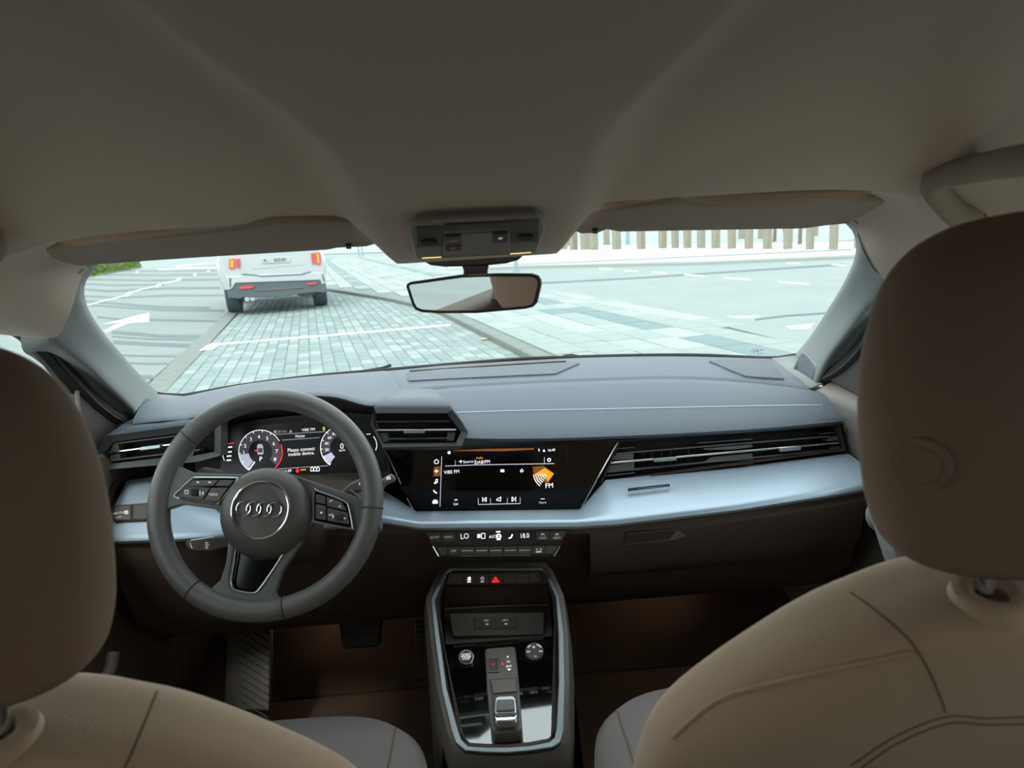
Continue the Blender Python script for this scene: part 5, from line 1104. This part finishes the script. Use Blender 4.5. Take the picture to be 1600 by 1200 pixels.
loft('body', [sec(0, .90, .74, 1.66), sec(-.12, .95, .80, 1.74), sec(-.6, .97, .82, 1.78), sec(-2.2, .98, .82, 1.78), sec(-2.7, .98, .76, 1.66), sec(-3.3, .98, .88, 1.16), sec(-4.3, .95, .85, 1.05), sec(-4.7, .86, .75, .92)], M_SUV, suv, closed=True, cap=True, ang=35)
panel('rear_window', FRZ, [FRZpx for FRZpx in [pix(FRZ.p(u, v, .0)) for u, v in ((-.70, 1.2), (.70, 1.2), (.64, 1.56), (-.64, 1.56))]], -.01, .012, M_PIANO, suv)
panel('bumper', FRZ, sq([(62, 215), (90, 240), (870, 205), (945, 205), (960, 270), (965, 305), (930, 310), (915, 272), (160, 300), (130, 350), (95, 362)]), -.12, .05, M_SUV, suv, bevel=.015)
panel('bumper_groove', FRZ, sq([(215, 215), (400, 232), (750, 215), (830, 195), (760, 228), (400, 246)]), -.01, .054, M_KERB, suv)
panel('diffuser', FRZ, sq([(88, 368), (130, 352), (160, 300), (915, 270), (935, 312), (970, 322), (970, 385), (880, 380), (700, 400), (560, 425), (380, 430), (230, 425), (205, 440), (92, 430)]), -.25, .03, M_SUVB, suv, bevel=.01)
panel('skid_strip', FRZ, sq([(330, 358), (770, 330), (770, 338), (560, 358), (340, 368)]), .0, .045, M_CONS, suv)
for P in ([(195, 332), (330, 322), (310, 345), (198, 352)], [(795, 302), (885, 292), (882, 308), (800, 316)]): panel('reflector', FRZ, sq(P), .0, .055, M_REFL, suv)
for P in ([(105, 85), (152, 80), (155, 160), (148, 170), (108, 172), (102, 155)], [(870, 30), (912, 26), (922, 120), (916, 132), (890, 134), (880, 120)]):
    tl = panel('tail_lamp', FRZ, sq(P), -.1, .03, M_TAILR, suv, bevel=.008)
    panel('lamp_core', FRZ, shrink(sq(P), 1.6), .0, .034, M_TAIL, tl)
for P in ([(165, 82), (198, 80), (200, 160), (172, 165)], [(832, 34), (862, 30), (868, 125), (848, 132)]): panel('tail_lamp', FRZ, sq(P), -.05, .03, M_REFL, suv, bevel=.006)
for P in ([(103, 258), (120, 252), (120, 330), (108, 340)], [(932, 222), (943, 216), (955, 285), (945, 290)]): panel('side_slot', FRZ, sq(P), .0, .056, M_SUVB, suv)
panel('plate_recess', FRZ, sq([(310, 160), (370, 70), (720, 52), (770, 135), (740, 140), (330, 175)]), -.01, .006, M_SUV, suv, bevel=.004)
pl_ = panel('number_plate', FRZ, sq([(395, 85), (650, 72), (652, 112), (396, 125)]), .0, .02, M_PAVEW, suv, bevel=.003)
text(FRZ, '40540', *cs(555, 93), 5.6, M_DPRINT, pl_, n=.024)
flat('plate_mark', FRZ, [sq([(405, 90), (432, 88), (420, 104)]), sq([(428, 104), (440, 103), (436, 116)])], .024, M_DPRINT, pl_)
for (x, y) in ((262, 442), (312, 436)): tube('exhaust_pipe', [FRZ.px(*cs(x, y), .02), FRZ.px(*cs(x, y), .02)+cA*.4], .045, M_CHROME, suv, n=14)
panel('underbody', FRZ, [pix(FRZ.p(u, v, 0)) for u, v in ((-.78, .34), (.78, .34), (.86, .62), (-.86, .62))], -4.2, -.10, M_SUVB, suv, bevel=.03)
panel('silencer', FRZ, sq([(705, 390), (870, 375), (870, 400), (800, 420), (715, 412)]), -.5, -.2, M_KERB, suv, bevel=.03)
tube('axle_beam', [AX-cB*.75+V((0, 0, .36)), AX-cB*.2+V((0, 0, .30)), AX+cB*.2+V((0, 0, .30)), AX+cB*.75+V((0, 0, .36))], .06, M_SUVB, suv, n=10)
for n_ in (0, 2.9):
    for u in (-.80, .80):
        c = AX+cA*n_+cB*u+V((0, 0, .385))
        def wr_(r0, dx): return [c+cB*dx+(cA*math.cos(2*math.pi*j/32)+V((0, 0, 1))*math.sin(2*math.pi*j/32))*r0 for j in range(32)]
        wl = loft('wheel', [wr_(.22, -.13), wr_(.35, -.13), wr_(.38, -.10), wr_(.385, 0), wr_(.38, .10), wr_(.35, .13), wr_(.22, .13)], M_TYRE, suv, closed=True, cap=True)
        loft('hub_cap', [wr_(.22, math.copysign(.132, u)), wr_(.05, math.copysign(.14, u))], M_SILV, wl, closed=True, cap=True)
flush_text()
